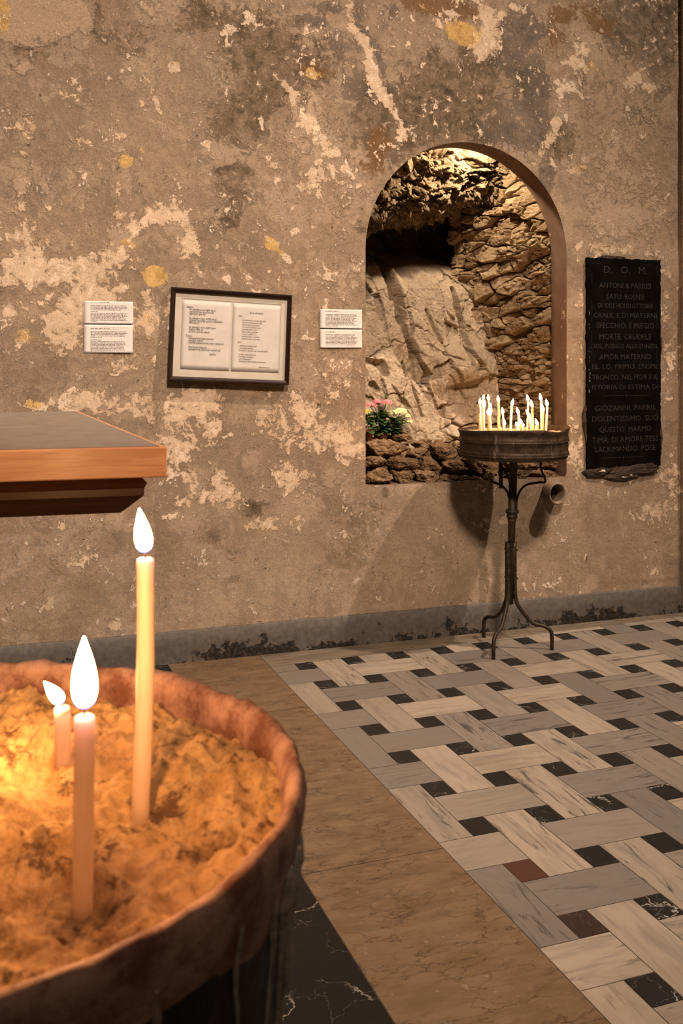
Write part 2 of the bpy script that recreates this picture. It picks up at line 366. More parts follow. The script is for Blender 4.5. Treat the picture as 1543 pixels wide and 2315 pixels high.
M = dict(
 wall=m_wall(), reveal=m_reveal(), base=m_base(), marble=m_marble(), black=m_black(), field=m_black('black_marble_field', (.006,.0055,.005), (.26,.22,.16), .010, 1.5),
 brown=m_brown(), strip=m_strip(), grout=m_plain('grout', (.085,.062,.042), .9),
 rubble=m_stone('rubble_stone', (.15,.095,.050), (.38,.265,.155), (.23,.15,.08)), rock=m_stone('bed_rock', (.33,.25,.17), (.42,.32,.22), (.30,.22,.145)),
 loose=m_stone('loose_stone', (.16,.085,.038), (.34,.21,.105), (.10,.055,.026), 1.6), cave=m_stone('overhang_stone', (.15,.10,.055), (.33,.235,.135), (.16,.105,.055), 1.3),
 dark=m_plain('dark_void', (.03,.022,.015), .9),
 wax=m_wax('white_wax', (.92,.74,.57), .62), waxy=m_wax('honey_wax', (.78,.56,.26), .35), waxw=m_wax('candle_wax', (.86,.78,.66), .35), wick=m_plain('charred_wick', (.012,.010,.009), .9),
 fl_near=m_flame('near_flame', 680), fl_far=m_flame('far_flame', 190, False),
 sand=m_sand('candle_sand', (.42,.225,.08), (.62,.36,.145), (.08,.038,.015)), sandf=m_sand('tray_sand', (.38,.25,.13), (.5,.35,.2), (.14,.09,.05)),
 drum=m_rust('sooty_metal', (.014,.010,.008), (.028,.019,.013), .2, .55, .85), rim=m_rust('rusty_rim', (.15,.055,.030), (.42,.235,.16), .0, .6),
 drip=m_plain('grey_wax_drip', (.26,.21,.16), .35, .3, 60, .5), iron=m_rust('dark_iron', (.026,.018,.011), (.050,.034,.018), .55, .5), tray=m_rust('tray_metal', (.032,.017,.008), (.062,.036,.018), .35, .5, .30),
 wood=m_wood('polished_wood', (.46,.165,.055), (.62,.26,.10), .34), woodd=m_wood('dark_wood', (.17,.065,.026), (.26,.105,.042), .35),
 reflection=m_plain('painted_reflection', (.17,.13,.10), .42, .12, 30, .1),  # grey of the wall mirrored in the counter top, as flat colour
 frame=m_plain('frame_wood', (.018,.0075,.0045), .42, .3, 40, Specular_IOR_Level=.2), mat=m_paper('cream_mat', (.56,.48,.38)), page=m_paper('old_page', (.60,.53,.46)), paper=m_paper('white_paper', (.66,.59,.54)),
 ink=m_plain('ink', (.035,.025,.022), .8), inkg=m_plain('grey_ink', (.17,.13,.115), .8),
 plaque=m_plain('black_slate', (.0050,.0040,.0036), .8, .3, 12, .08, Specular_IOR_Level=0.0), carve=m_plain('worn_lettering', (.020,.0145,.012), .7, .5, 60), mortar=m_stone('mortar_edge', (.045,.028,.018), (.10,.062,.038), (.025,.016,.011)), flake=m_plain('plaster_flake', (.55,.40,.30), .9, .25, 60),
 terra=m_plain('terracotta', (.26,.115,.062), .75, .2, 24, .2), terrad=m_plain('dark_terracotta', (.14,.05,.028), .75, .2, 24, .2), pipe=m_plain('clay_pipe', (.17,.11,.07), .7, .25, 30, .3),
 leaf=m_leaf('green_leaf', (.022,.055,.012), (.05,.115,.022)), leafb=m_leaf('bright_leaf', (.07,.20,.03), (.12,.30,.05)), leafy=m_leaf('leaf_edge', (.36,.30,.08), (.45,.36,.12)),
 pink=m_plain('pink_petals', (.72,.20,.21), .6, .25, 90), cream=m_plain('cream_petals', (.66,.66,.30), .6, .2, 90), orange=m_plain('orange_petals', (.80,.42,.05), .6, .1, 60), soil=m_plain('soil', (.03,.02,.012), .95))

# ================================================================== THE SETTING
XL, XR = 1.817, 3.010                                # niche jambs
NC, NR = (XL+XR)/2, (XR-XL)/2
SILL = .8165; SPRING = 2.6352-NR
CORNER = wall_pt(1537, 800).x
def in_arch(x, z): return (z > SILL) & (x > XL) & (x < XR) & ((z < SPRING) | (np.hypot(x-NC, z-SPRING) < NR))
def arch_snap(x, z):
    """nearest point of the niche outline"""
    x = np.asarray(x); z = np.asarray(z)
    a = np.arctan2(z-SPRING, x-NC)
    top = z >= SPRING
    xa = NC+NR*np.cos(a); za = SPRING+NR*np.sin(a)
    dl = x-XL; dr = XR-x; db = z-SILL; m = np.minimum(np.minimum(dl, dr), db)
    xs = np.where(m == dl, XL, np.where(m == dr, XR, x)); zs = np.where((m == db) & (m != dl) & (m != dr), SILL, z)
    return np.where(top, xa, xs), np.where(top, za, zs)

# blotches of the wall, measured off the photograph: (column, row, half width, half height, tilt in degrees, strength)
BL = dict(
 light=[(266,494,34,26,0,.62),(300,520,14,20,0,.5),(364,487,52,30,-20,.6),(425,551,27,46,-15,.62),(67,541,58,36,0,.52),(44,612,62,42,0,.55),(150,612,62,34,-15,.5),(232,635,42,52,0,.6),(266,578,42,25,20,.5),
  (210,700,95,52,0,.55),(135,765,48,48,0,.6),(330,713,30,52,0,.62),(27,700,38,20,0,.55),(300,820,62,30,0,.42),(210,915,62,30,10,.5),(310,915,48,36,0,.55),(445,898,58,30,-10,.5),(75,912,38,15,0,.5),(440,915,52,24,-20,.55),(398,700,30,60,0,.2),
  (390,150,15,17,0,.7),(345,205,8,48,-20,.68),(312,230,20,10,0,.66),(282,228,8,6,0,.66),(265,435,13,24,0,.62),(150,220,20,30,0,.35),(60,290,36,22,0,.42),(180,320,22,14,0,.48),(40,350,35,20,0,.4),(45,465,26,18,0,.5),(275,305,12,8,0,.6),(470,328,9,9,0,.6),
  (630,180,52,10,35,.62),(700,275,24,16,0,.6),(725,315,42,16,50,.68),(755,345,20,14,50,.6),(660,225,10,25,-20,.45),(600,370,40,20,0,.3),(740,390,40,50,0,.36),(715,395,14,22,0,.5),(690,420,24,20,0,.42),
  (790,20,12,45,0,.6),(803,75,12,28,-30,.6),(828,105,13,26,-20,.62),(838,150,15,34,-12,.72),(850,190,14,30,-25,.66),(872,225,11,26,-35,.6),(892,262,9,26,-35,.55),(908,300,9,24,-25,.5),
  (1100,88,28,30,0,.62),(1105,32,24,22,0,.62),(1085,122,16,20,0,.6),(1135,30,14,8,0,.6),(1170,20,20,8,20,.5),(960,90,85,50,0,.30),(1285,145,26,20,0,.58),(1262,250,12,40,12,.6),(1242,310,14,40,25,.58),(1216,358,10,34,30,.6),(1300,385,22,16,0,.6),(1440,172,40,14,-40,.62),(1468,196,16,12,0,.62),(1320,120,26,40,20,.35),
  (1410,563,95,15,0,.42),(1310,690,10,110,0,.40),(1300,1030,16,70,0,.42),(1505,760,14,200,0,.36),(1500,1080,60,30,0,.40),(1270,830,12,50,0,.55),(1262,1040,14,60,0,.4),
  (650,930,66,52,0,.50),(700,1000,66,26,0,.45),(380,1035,30,40,0,.4),(430,1080,22,26,0,.6),(500,1090,34,46,0,.5),(530,1130,24,30,0,.5),(650,1075,30,34,0,.55),(705,1068,30,20,0,.48),(560,1185,66,14,5,.42),(440,1130,60,40,0,.36),(640,1175,40,18,0,.42),(590,940,40,60,0,.3),(470,960,60,60,0,.38),(400,980,70,40,30,.42),(800,1010,60,60,0,.34),(770,930,40,80,0,.34),
  (1480,1150,60,34,0,.38),(1150,1180,40,30,0,.3),(700,610,60,90,0,.16),(760,730,30,60,0,.34),(150,1240,60,50,0,.3),(180,1190,40,12,0,.35),(256,1412,16,12,0,.6),(110,1360,10,24,0,.5)],
 white=[(560,46,16,8,-35,.55),(530,68,18,5,0,.5),(512,205,5,24,10,.62),(590,280,7,16,0,.55),(590,320,18,5,-60,.55),(600,215,5,8,0,.5),(720,300,22,10,45,.42),(845,150,9,30,-12,.42),(1265,200,13,24,0,.6),(1292,196,10,14,0,.5),(1278,265,5,13,0,.62),(1246,366,5,16,-30,.62),(672,520,12,8,-30,.55),(705,512,11,6,0,.55),(650,585,16,6,45,.62),(510,440,10,10,0,.4),(620,350,20,6,-30,.4),(625,405,8,10,0,.4),(560,625,16,14,30,.5),(510,630,12,12,0,.45),(715,395,7,22,0,.5),(690,85,5,20,0,.45),(640,15,4,14,-20,.45),(180,205,3,3,0,.4),(805,1310,10,7,0,.55),(735,690,8,24,0,.5),(1020,30,20,8,20,.4),(720,925,6,10,0,.4),(450,1155,8,4,0,.4)],
 dark=[(1050,210,230,150,0,.30),(600,150,130,150,0,.28),(1460,60,110,120,0,.34),(850,300,90,80,0,.25),(545,52,24,22,0,.85),(575,95,60,60,0,.42),(600,150,70,80,0,.48),(530,290,55,80,0,.42),(560,260,60,60,0,.38),(520,385,40,10,-10,.55),(540,385,30,12,0,.55),(640,150,40,50,0,.35),(720,150,40,50,0,.35),(510,470,40,50,0,.30),(545,425,50,30,30,.35),(520,505,20,18,0,.42),
  (900,255,70,60,0,.55),(860,330,60,40,0,.40),(1000,220,60,70,0,.62),(985,150,20,40,0,.5),(1060,220,50,60,0,.45),(1090,180,30,50,0,.42),(1050,120,14,14,0,.6),(1270,310,34,44,20,.55),(1480,70,40,130,0,.50),(1420,40,60,60,0,.5),(1513,110,7,60,0,.75),(1490,30,50,50,0,.45),(1500,210,20,8,-40,.65),(1390,80,40,40,0,.45),(1350,190,40,30,0,.25),(1440,260,80,60,0,.18),(840,450,20,60,0,.2),(1110,70,20,14,0,.3),
  (450,20,50,30,0,.5),(420,60,60,16,-10,.45),(250,80,60,40,0,.30),(220,30,14,50,0,.45),(120,110,70,30,0,.30),(30,130,40,30,0,.3),(330,110,60,60,0,.22),
  (570,1150,28,22,0,.5),(480,1210,26,20,0,.45),(812,1180,60,44,0,.42),(780,1265,60,30,-10,.42),(525,1312,22,12,0,.42),(520,1255,20,20,0,.35),(1090,1250,9,120,0,.62),(1060,1150,20,30,0,.3),(870,1112,6,12,0,.8),(1095,1320,10,40,0,.5),(720,690,6,24,0,.3),(820,520,12,8,0,.4),(812,508,8,14,0,.5),(828,705,5,14,0,.5),(720,920,6,9,0,.6),(220,760,16,8,0,.3),(150,678,12,10,0,.4),(100,870,120,40,0,.12),(860,1300,200,60,0,.16),(60,300,60,60,0,.12)],
 grey=[(740,18,40,16,0,.6),(700,45,42,16,0,.55),(775,110,32,38,0,.48),(820,95,22,26,0,.5),(808,30,14,60,0,.5),(815,195,34,40,0,.55),(770,215,40,24,0,.4),(856,130,10,44,-20,.7),(875,210,16,30,0,.5),(880,20,20,30,0,.5),(1185,70,54,52,0,.6),(1160,140,46,36,0,.55),(1215,205,30,70,0,.6),(1150,260,54,64,0,.58),(1215,320,44,44,0,.6),(1090,300,50,34,0,.5),(1235,395,20,34,0,.75),(430,25,50,26,0,.35),(240,90,40,30,0,.3),(870,270,30,40,0,.3),(95,425,30,30,0,.3),(820,1150,90,40,0,.2)],
 yellow=[(348,622,30,22,-10,.85),(1045,75,40,28,0,.80),(285,365,18,24,25,.62),(322,335,12,14,-30,.55),(75,912,26,14,0,.5),(612,550,16,14,0,.62),(632,568,16,8,40,.55),(720,168,24,16,0,.4),(700,165,10,14,0,.4),(790,150,24,20,0,.30),(1310,380,18,16,0,.45),(8,25,16,60,0,.55),(60,760,45,28,0,.34),(290,550,50,20,15,.32),(380,580,40,16,0,.28),(330,713,22,40,0,.34),(390,640,60,30,0,.2),(240,350,20,10,0,.3),(1470,1090,40,30,0,.3),(1480,1190,50,40,0,.26),(860,1160,26,40,0,.26),(965,15,40,16,0,.3),(580,530,40,60,0,.2),(1340,150,20,40,0,.36),(320,425,30,30,0,.2)],
 rust=[(1010,18,90,24,5,.70),(950,12,40,20,0,.5),(1268,34,32,18,0,.72),(1340,55,34,28,0,.62),(1380,60,26,40,0,.4),(855,320,34,34,0,.58),(830,360,30,30,0,.5),(860,380,20,30,0,.4),(730,165,40,20,0,.36),(1255,80,26,26,0,.40),(1240,110,24,24,0,.36),(1300,20,50,20,0,.4),(700,150,50,30,0,.2)],
 pink=[(60,30,95,60,0,.85),(145,25,62,46,0,.85),(60,84,62,22,0,.75),(50,150,27,20,0,.7),(200,62,16,22,0,.6),(345,20,40,24,0,.5),(170,315,16,14,0,.5),(50,430,22,30,0,.3),(1400,360,140,140,0,.42),(1420,500,110,60,0,.42),(700,260,60,50,0,.45),(680,215,50,36,0,.5),(650,330,80,50,0,.35),(560,400,60,60,0,.22),(700,70,50,40,0,.40),(930,180,60,30,0,.3),(780,640,60,90,0,.40),(780,480,60,80,0,.30),(770,860,60,120,0,.42),(720,1090,60,60,0,.36),(460,520,60,60,0,.25),(40,380,60,60,0,.3)],
 smooth=[(1000,1250,330,150,0,1),(620,1320,330,110,0,1),(200,1360,260,90,0,.9),(1420,420,130,160,0,1),(1420,250,110,140,0,.7),(1420,1200,140,120,0,.9),(760,560,80,120,0,.5),(330,180,260,160,0,.4)],
 rough=[(260,180,320,220,0,.55),(560,220,140,240,0,.6),(100,380,140,120,0,.5),(560,560,140,160,0,.3),(700,850,120,120,0,.4),(740,420,60,80,0,.6),(1280,310,50,60,0,.6),(1300,1150,60,60,0,.4)])
def blot(kind, X, Z):
    out = np.ones(X.shape)
    for (x, y, rx, ry, a, s) in BL[kind]:
        c = wall_pt(x, y); k = (wall_pt(x+10, y)-c).length/10; kz = abs(wall_pt(x, y+10).z-c.z)/10
        dx = (X-c.x)/k; dz = -(Z-c.z)/kz; t = math.radians(-a)
        u = (dx*math.cos(t)-dz*math.sin(t))/rx; v = (dx*math.sin(t)+dz*math.cos(t))/ry
        r = np.sqrt(u*u+v*v); out = out*(1-min(s, .97)*(1-sstep(.1, 1.75, r)))
    return 1-out
def build_wall():
    st = .0125
    xs = np.arange(-1.2, CORNER+st*.2, st); xs[-1] = CORNER; zs = np.arange(0, 4.2, st)
    X, Z = np.meshgrid(xs, zs); ins = in_arch(X, Z)
    F = grid_faces(len(zs), len(xs)); k = ins.ravel()[F].sum(1)
    X = X.copy().ravel(); Z = Z.copy().ravel()
    mixed = np.unique(F[(k > 0) & (k < 4)]); mv = mixed[ins.ravel()[mixed]]
    sx, sz = arch_snap(X[mv], Z[mv]); X[mv] = sx; Z[mv] = sz
    F = F[k < 4]
    edge = np.zeros(len(X), bool); edge[mv] = True
    rel = .006*fbm(X*2.5, Z*2.5, 4, .5, 3)+.0025*fbm(X*11, Z*11, 3, .5, 8)
    rel *= sstep(0, .04, np.where(in_arch(X, Z), 0, np.minimum.reduce([np.abs(X-XL)+np.where((Z < SILL-.05) | (Z > SPRING+NR), 1, 0), np.abs(np.hypot(X-NC, Z-SPRING)-NR)+np.where(Z < SPRING, 1, 0), np.abs(X-XR)+np.where((Z < SILL-.05) | (Z > SPRING+.05), 1, 0), np.abs(Z-SILL)+np.where((X < XL-.05) | (X > XR+.05), 1, 0)])))
    Y = np.where(edge, 0, rel*np.where(Z < .2, 0, 1))
    o = mesh_np('wall_back', np.stack([X, Y, Z], -1), F, M['wall']); tag(o, kind='structure')
    for k_ in BL: attr(o, 'f_'+k_, blot(k_, X, Z))
    return o
build_wall()
# plaster return at the right end of the wall
g = G(); g.box((CORNER, -.022, 0), (CORNER+.5, .02, 4.2)); o = g.build('wall_right', M['wall'], smooth=False)
tag(o, kind='structure')
for k_ in BL: attr(o, 'f_'+k_, np.full(8, .0))
# skirting
def baseboard():
    n = 240; xs = np.linspace(-1.2, CORNER, n); prof = [(0,.156),(-.010,.1555),(-.014,.151),(-.015,.08),(-.016,.0)]
    V = []; 
    for x in xs:
        for (y, z) in prof: V.append((x, y+.0015*mnoise.noise(Vector((x*9, z*20, 0))), z+(.003*mnoise.noise(Vector((x*3, 5, 0))) if z > .14 else 0)))
    F = [(i*5+j, i*5+j+1, (i+1)*5+j+1, (i+1)*5+j) for i in range(n-1) for j in range(4)]
    tag(mesh_py('baseboard_back', V, F, M['base'], smooth=True), kind='structure')
baseboard()

# ---- floor: basket weave of white slabs and black squares, brown border, black field
LY = math.radians(20.227); LX0, LY0, LP = 1.5091, 4.587, .24122; LPY = LP*1.2069
def lat(x, y, z=0.0):                                # floor pattern axes -> world
    u = x*math.cos(LY)-y*math.sin(LY); d = x*math.sin(LY)+y*math.cos(LY)
    q = rot(np.array([u, d])); return (q[0], q[1]-DC, z)
def build_floor():
    V = []; F = []; mi = []; tl = []; rd = []; uv = []
    XB, XBL = 1.342, .889                            # brown border edges
    def YB(x): return 4.628+.035*(x-1.33)            # edge of the strip by the wall
    gp = .0012
    def poly(P, m, t, red=0., vert=False):
        n = len(V); V.extend([lat(p[0], p[1], .0) for p in P]); F.append(tuple(range(n, n+len(P)))); mi.append(m); tl.append(t); rd.append(red)
        cx = sum(p[0] for p in P)/len(P); cy = sum(p[1] for p in P)/len(P)
        uv.append([((p[1]-cy, p[0]-cx) if vert else (p[0]-cx, p[1]-cy)) for p in P])
    def clip(P, f):
        out = []
        for i in range(len(P)):
            a, b = P[i], P[(i+1) % len(P)]; fa, fb = f(a), f(b)
            if fa >= 0: out.append(a)
            if (fa >= 0) != (fb >= 0): t = fa/(fa-fb); out.append((a[0]+(b[0]-a[0])*t, a[1]+(b[1]-a[1])*t))
        return out
    def tile(cx, cy, hx, hy, m, vert=False, red=0.):
        P = [(cx-hx+gp, cy-hy+gp), (cx+hx-gp, cy-hy+gp), (cx+hx-gp, cy+hy-gp), (cx-hx+gp, cy+hy-gp)]
        P = clip(P, lambda p: p[0]-XB-gp)
        if len(P) > 2: P = clip(P, lambda p: YB(p[0])-p[1]-gp)
        if len(P) > 2: poly(P, m, random.random(), red, vert)
    a, b, s = .6875, .3125, .1875
    for j in range(-17, 3):
        for i in range(-2, 15):
            x = LX0+i*LP; y = LY0+j*LPY
            red = {(0,-7): 1., (0,-8): .35}.get((i, j), 0.)
            tile(x, y, s*LP, s*LPY, 1, False, red)
            hor = (i-j) % 2 == 1
            cx, cy = x+.5*LP, y-.5*LPY
            if hor: tile(cx, cy, a*LP, b*LPY, 0)
            else: tile(cx, cy, b*LP, a*LPY, 0, True)
    # strip along the wall, in long pieces
    x = XB
    while x < 5.0:
        x2 = min(x+random.uniform(.55, .8), 5.0)
        poly([(x+gp, YB(x)+gp), (x2-gp, YB(x2)+gp), (x2-gp, 5.2), (x+gp, 5.2)], 2, random.random()); x = x2
    # brown border and black field
    y = 5.3
    for L in (1.25, 1.3, 1.35, 1.4, 1.4):
        poly([(XBL+gp, y-L+gp), (XB-gp, y-L+gp), (XB-gp, y-gp), (XBL+gp, y-gp)], 3, random.random()); y -= L
    y = 5.3
    for k in range(6):
        for q in range(3): poly([(XBL-(q+1)*1.1+gp, y-1.1+gp), (XBL-q*1.1-gp, y-1.1+gp), (XBL-q*1.1-gp, y-gp), (XBL-(q+1)*1.1+gp, y-gp)], 4, random.random())
        y -= 1.1
    n = len(V); V.extend([(-3.2, -6.2, -.0015), (4.4, -6.2, -.0015), (4.4, .0, -.0015), (-3.2, .0, -.0015)]); F.append((n, n+1, n+2, n+3)); mi.append(5); tl.append(0); rd.append(0); uv.append([(0,0)]*4)
    me = bpy.data.meshes.new('floor'); me.from_pydata(V, [], F)
    for k in ('marble', 'black', 'strip', 'brown', 'field', 'grout'): me.materials.append(M[k])
    me.polygons.foreach_set('material_index', mi)
    ul = me.uv_layers.new(name='UVMap')
    for p, q in zip(me.polygons, uv):
        for li, w in zip(p.loop_indices, q): ul.data[li].uv = w
    o = link(bpy.data.objects.new('floor', me)); tag(o, kind='structure')
    attr(o, 'tile', tl, 'FACE'); attr(o, 'red', rd, 'FACE')
    # keep only what lies in front of the wall
    bm = bmesh.new(); bm.from_mesh(me)
    bmesh.ops.bisect_plane(bm, geom=bm.verts[:]+bm.edges[:]+bm.faces[:], plane_co=(0,0,0), plane_no=(0,1,0), clear_outer=True)
    bm.to_mesh(me); bm.free()
build_floor()

# ---- niche
TW = .16                                             # thickness of the plaster reveal
def build_niche():
    # reveal
    n = 48; pts = [(XL, SILL)]+[(XL, SILL+(SPRING-SILL)*k/14) for k in range(1, 14)]
    pts += [(NC-NR*math.cos(PI*k/n), SPRING+NR*math.sin(PI*k/n)) for k in range(n+1)]
    pts += [(XR, SPRING-(SPRING-SILL)*k/14) for k in range(1, 15)]
    V = []; F = []; K = 5
    for (x, z) in pts:
        for k in range(K): V.append((x, TW*k/(K-1), z))
    for i in range(len(pts)-1):
        for k in range(K-1): F.append((i*K+k, i*K+k+1, (i+1)*K+k+1, (i+1)*K+k))
    # back rim of the reveal so that the wall has a thickness
    m = len(V)
    for (x, z) in pts:
        dx, dz = x-NC, max(z-SPRING, 0); r = math.hypot(dx, dz) or 1; V.append((x+.12*dx/r, TW, z+.12*dz/r))
    for i in range(len(pts)-1): F.append((i*K+K-1, m+i, m+i+1, (i+1)*K+K-1))
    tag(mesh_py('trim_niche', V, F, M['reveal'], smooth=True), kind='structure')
    # sill bed
    g = G(); g.box((XL-.01, .012, SILL-.12), (XR+.01, 1.5, SILL-.001)); tag(g.build('trim_sill', M['reveal'], smooth=False), kind='structure')
    # rubble wall on the right, running back from the reveal
    a = wall_pt(1246, 800, TW); b = wall_pt(1052, 800, .74)
    ax, ay, bx, by = a.x+.03, TW-.0, b.x, .74
    L = math.hypot(bx-ax, by-ay); z0, z1 = SILL-.02, 2.98
    nu, nv = 320, 720
    U, Z = np.meshgrid(np.linspace(0, L+.12, nu), np.linspace(z0, z1, nv))
    h1, t1, g1 = stones(U*.7, Z, .062, -.5, 1.75, 5, .024, 1.2, .13, .42, .022, .055)
    h2, t2, g2 = stones(U*.7, Z, .034, -.18, 1.7, 9, .016, 1.2, .15, .50, .014, .045)
    k = sstep(1.45, 1.62, Z+.06*fbm(U*6, Z*6, 3)); h3, t3, g3 = stones(U*.8, Z, .022, -.3, 1.5, 15, .008, 1.3, .14, .7, .006, .010); sel = sstep(.5, .62, fbm(U*9, Z*9, 3, .5, 30)*.5+.5)
    hh = h1*k+h2*(1-k); tn = t1*k+t2*(1-k)
    hh = hh+h3*(.12+.75*sel); tn = tn*(1-.4*sel)+t3*.4*sel
    hh = hh+.006*fbm(U*16, Z*30, 5, .6, 4)+.0035*fbm(U*60, Z*70, 3, .6, 2)
    hh = np.clip(hh, -.08, .06)*sstep(-.01, .05, U)*1.0
    dx, dy = (bx-ax)/L, (by-ay)/L; nx, ny = -dy, dx
    if nx > 0: nx, ny = -nx, -ny
    X = ax+dx*U+nx*hh; Y = ay+dy*U+ny*hh
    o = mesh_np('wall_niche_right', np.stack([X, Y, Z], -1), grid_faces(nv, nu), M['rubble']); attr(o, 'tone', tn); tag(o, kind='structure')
    # living rock at the back
    nu, nv = 420, 640
    X, Z = np.meshgrid(np.linspace(XL-.35, bx+.10, nu), np.linspace(SILL-.05, 2.60, nv))
    s = (Z-SILL)
    prof = np.interp(Z, [SILL-.1, 1.02, 1.25, 1.60, 1.90, 2.04, 2.20, 2.6], [.40, .44, .50, .62, .74, .88, 1.30, 1.42])
    prof = prof+(X-bx)*-.02
    W = 1.70+((1.9-Z)*.22)                            # run of the slanting joints
    xs = X+.22*(Z-1.3)                                # slabs lean
    h1, t1, g1 = stones(xs+.03*fbm(X*4, Z*4, 3), Z*.6, .15, 0.12, 1.0, 21, .035, 1.0, .05, .22, .026, .022)
    h2, t2, g2 = stones(X+.25*Z, Z*.6, .07, .3, 1.0, 33, .03, 1.0, .06, .35, .012, .018)
    hh = .9*h1*(.4+.6*sstep(1.0, 1.2, Z))+.45*h2*sstep(.45, .6, fbm(X*3, Z*3, 3)*.5+.5)
    rough = .016*fbm(X*6, Z*4, 5, .55, 6)+.010*fbm(X*26, Z*16, 4, .6, 1)+.006*fbm(X*50, Z*30, 3, .6, 22)+.004*fbm(X*90, Z*70, 2, .6, 3)
    def crack(p, wd, dp):
        d = np.full(X.shape, 9.); 
        for (q0, q1) in zip(p[:-1], p[1:]):
            A = wall_pt(q0[0], q0[1], .55); B = wall_pt(q1[0], q1[1], .55)
            ex, ez = B.x-A.x, B.z-A.z; L2 = ex*ex+ez*ez
            t = np.clip(((X-A.x)*ex+(Z-A.z)*ez)/L2, 0, 1); d = np.minimum(d, np.hypot(X-A.x-t*ex, Z-A.z-t*ez))
        d = d+.013*fbm(X*14, Z*9, 4, .55, 3)
        return dp*.62*(1-sstep(wd*.12, wd*1.1, d))
    cr = crack([(918,560),(922,640),(926,720)], .045, .22)+crack([(926,720),(938,775),(946,810)], .030, .13)+crack([(946,800),(950,880)], .012, .05)
    cr += crack([(918,820),(930,880),(945,940)], .012, .06)+crack([(985,700),(1000,760),(1012,800)], .016, .06)+crack([(1000,800),(1040,815)], .014, .05)+crack([(1052,650),(1062,740),(1065,840)], .025, .14)
    cr += crack([(828,815),(860,825),(868,845)], .03, .10)+crack([(838,868),(850,880)], .02, .08)+crack([(880,870),(900,905),(915,920)], .012, .05)+crack([(992,920),(996,985)], .012, .05)
    # bulge with an undercut at the right, low down
    bx0 = wall_pt(1030, 870, .5); bul = .13*np.exp(-(((X-bx0.x-.04)/.17)**2+((Z-(bx0.z+.10))/.13)**2)*1.2)*(sstep(bx0.z-.035, bx0.z+.01, Z+.25*(X-bx0.x)*-1))
    # broken blocks low on the right
    hb, tb, gb = stones(X, Z, .062, .25, 1.5, 44, .02, .9, .25, .5, .02)
    lowr = sstep(wall_pt(985, 900, .5).x, wall_pt(1010, 900, .5).x, X)*(1-sstep(1.10, 1.16, Z))
    Y = prof-hh*(1-lowr)-rough+cr*(1-lowr)-bul-lowr*(hb+.02)
    Y = Y+.05*np.exp(-((X-XL+.05)/.15)**2)
    o = mesh_np('wall_niche_back', np.stack([X, Y, Z], -1), grid_faces(nv, nu), M['rock']); attr(o, 'tone', t1*(1-lowr)+tb*lowr); tag(o, kind='structure')
    # overhanging roof of the niche
    nu, nv = 420, 330
    prof = [(.165,2.96),(.37,2.94),(.42,2.80),(.43,2.68),(.445,2.60),(.475,2.50),(.495,2.43),(.52,2.375),(.56,2.34),(.65,2.31),(.85,2.31),(1.1,2.34),(1.46,2.3)]
    P = np.array(prof); sl = np.r_[0, np.cumsum(np.hypot(*np.diff(P, axis=0).T))]
    S = np.linspace(0, sl[-1], nv); py = np.interp(S, sl, P[:,0]); pz = np.interp(S, sl, P[:,1])
    ty = np.gradient(py); tz = np.gradient(pz); q = np.hypot(ty, tz); ny_, nz_ = tz/q, -ty/q
    xs = np.linspace(XL-.25, XR+.16, nu); X, SS = np.meshgrid(xs, S)
    h1, t1, g1 = stones(X, SS, .060, .45, 1.5, 61, .028, 1.25, .11, .55, .018)
    h2, t2, g2 = stones(X, SS, .030, .3, 1.5, 67, .015, 1.3, .10, .6, .010)
    kk = sstep(.62, .70, SS+.05*fbm(X*6, SS*6, 3)); h3, t3, g3 = stones(X, SS, .020, .2, 1.6, 71, .01, 1.3, .12, .7, .006, .010)
    hh = (h1*(1-kk)+h2*kk*1.5)+h3*(.2+.9*sstep(.48, .6, fbm(X*9, SS*9, 3, .5, 41)*.5+.5))+.008*fbm(X*12, SS*14, 5, .6, 9)+.005*fbm(X*50, SS*60, 3, .6, 5)
    hh = hh*sstep(.26, .34, SS)
    low = -.22*sstep(NC-.1, XL-.02, X)*sstep(.5, .75, SS)        # the lip hangs lower on the left
    rise = .10*sstep(2.45, 2.75, X)*sstep(.5, .75, SS)
    Y = py[:,None]+ny_[:,None]*hh; Z = pz[:,None]+nz_[:,None]*hh+low+rise
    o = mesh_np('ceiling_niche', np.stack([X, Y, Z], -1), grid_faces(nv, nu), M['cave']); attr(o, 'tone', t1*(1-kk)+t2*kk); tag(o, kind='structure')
    # masonry that closes the cavity
    g = G()
    for a_, b_ in [((XL-.45, .02, .70), (XL-.36, 1.6, 3.15)), ((XR+.19, .02, .70), (XR+.3, 1.6, 3.15)), ((XL-.45, 1.5, .70), (XR+.3, 1.6, 3.15)), ((XL-.45, .02, 3.05), (XR+.3, 1.6, 3.15)), ((XL-.45, .02, .60), (XR+.3, 1.6, .70))]: g.box(a_, b_)
    tag(g.build('wall_niche_outer', M['dark'], smooth=False), kind='structure')
build_niche()

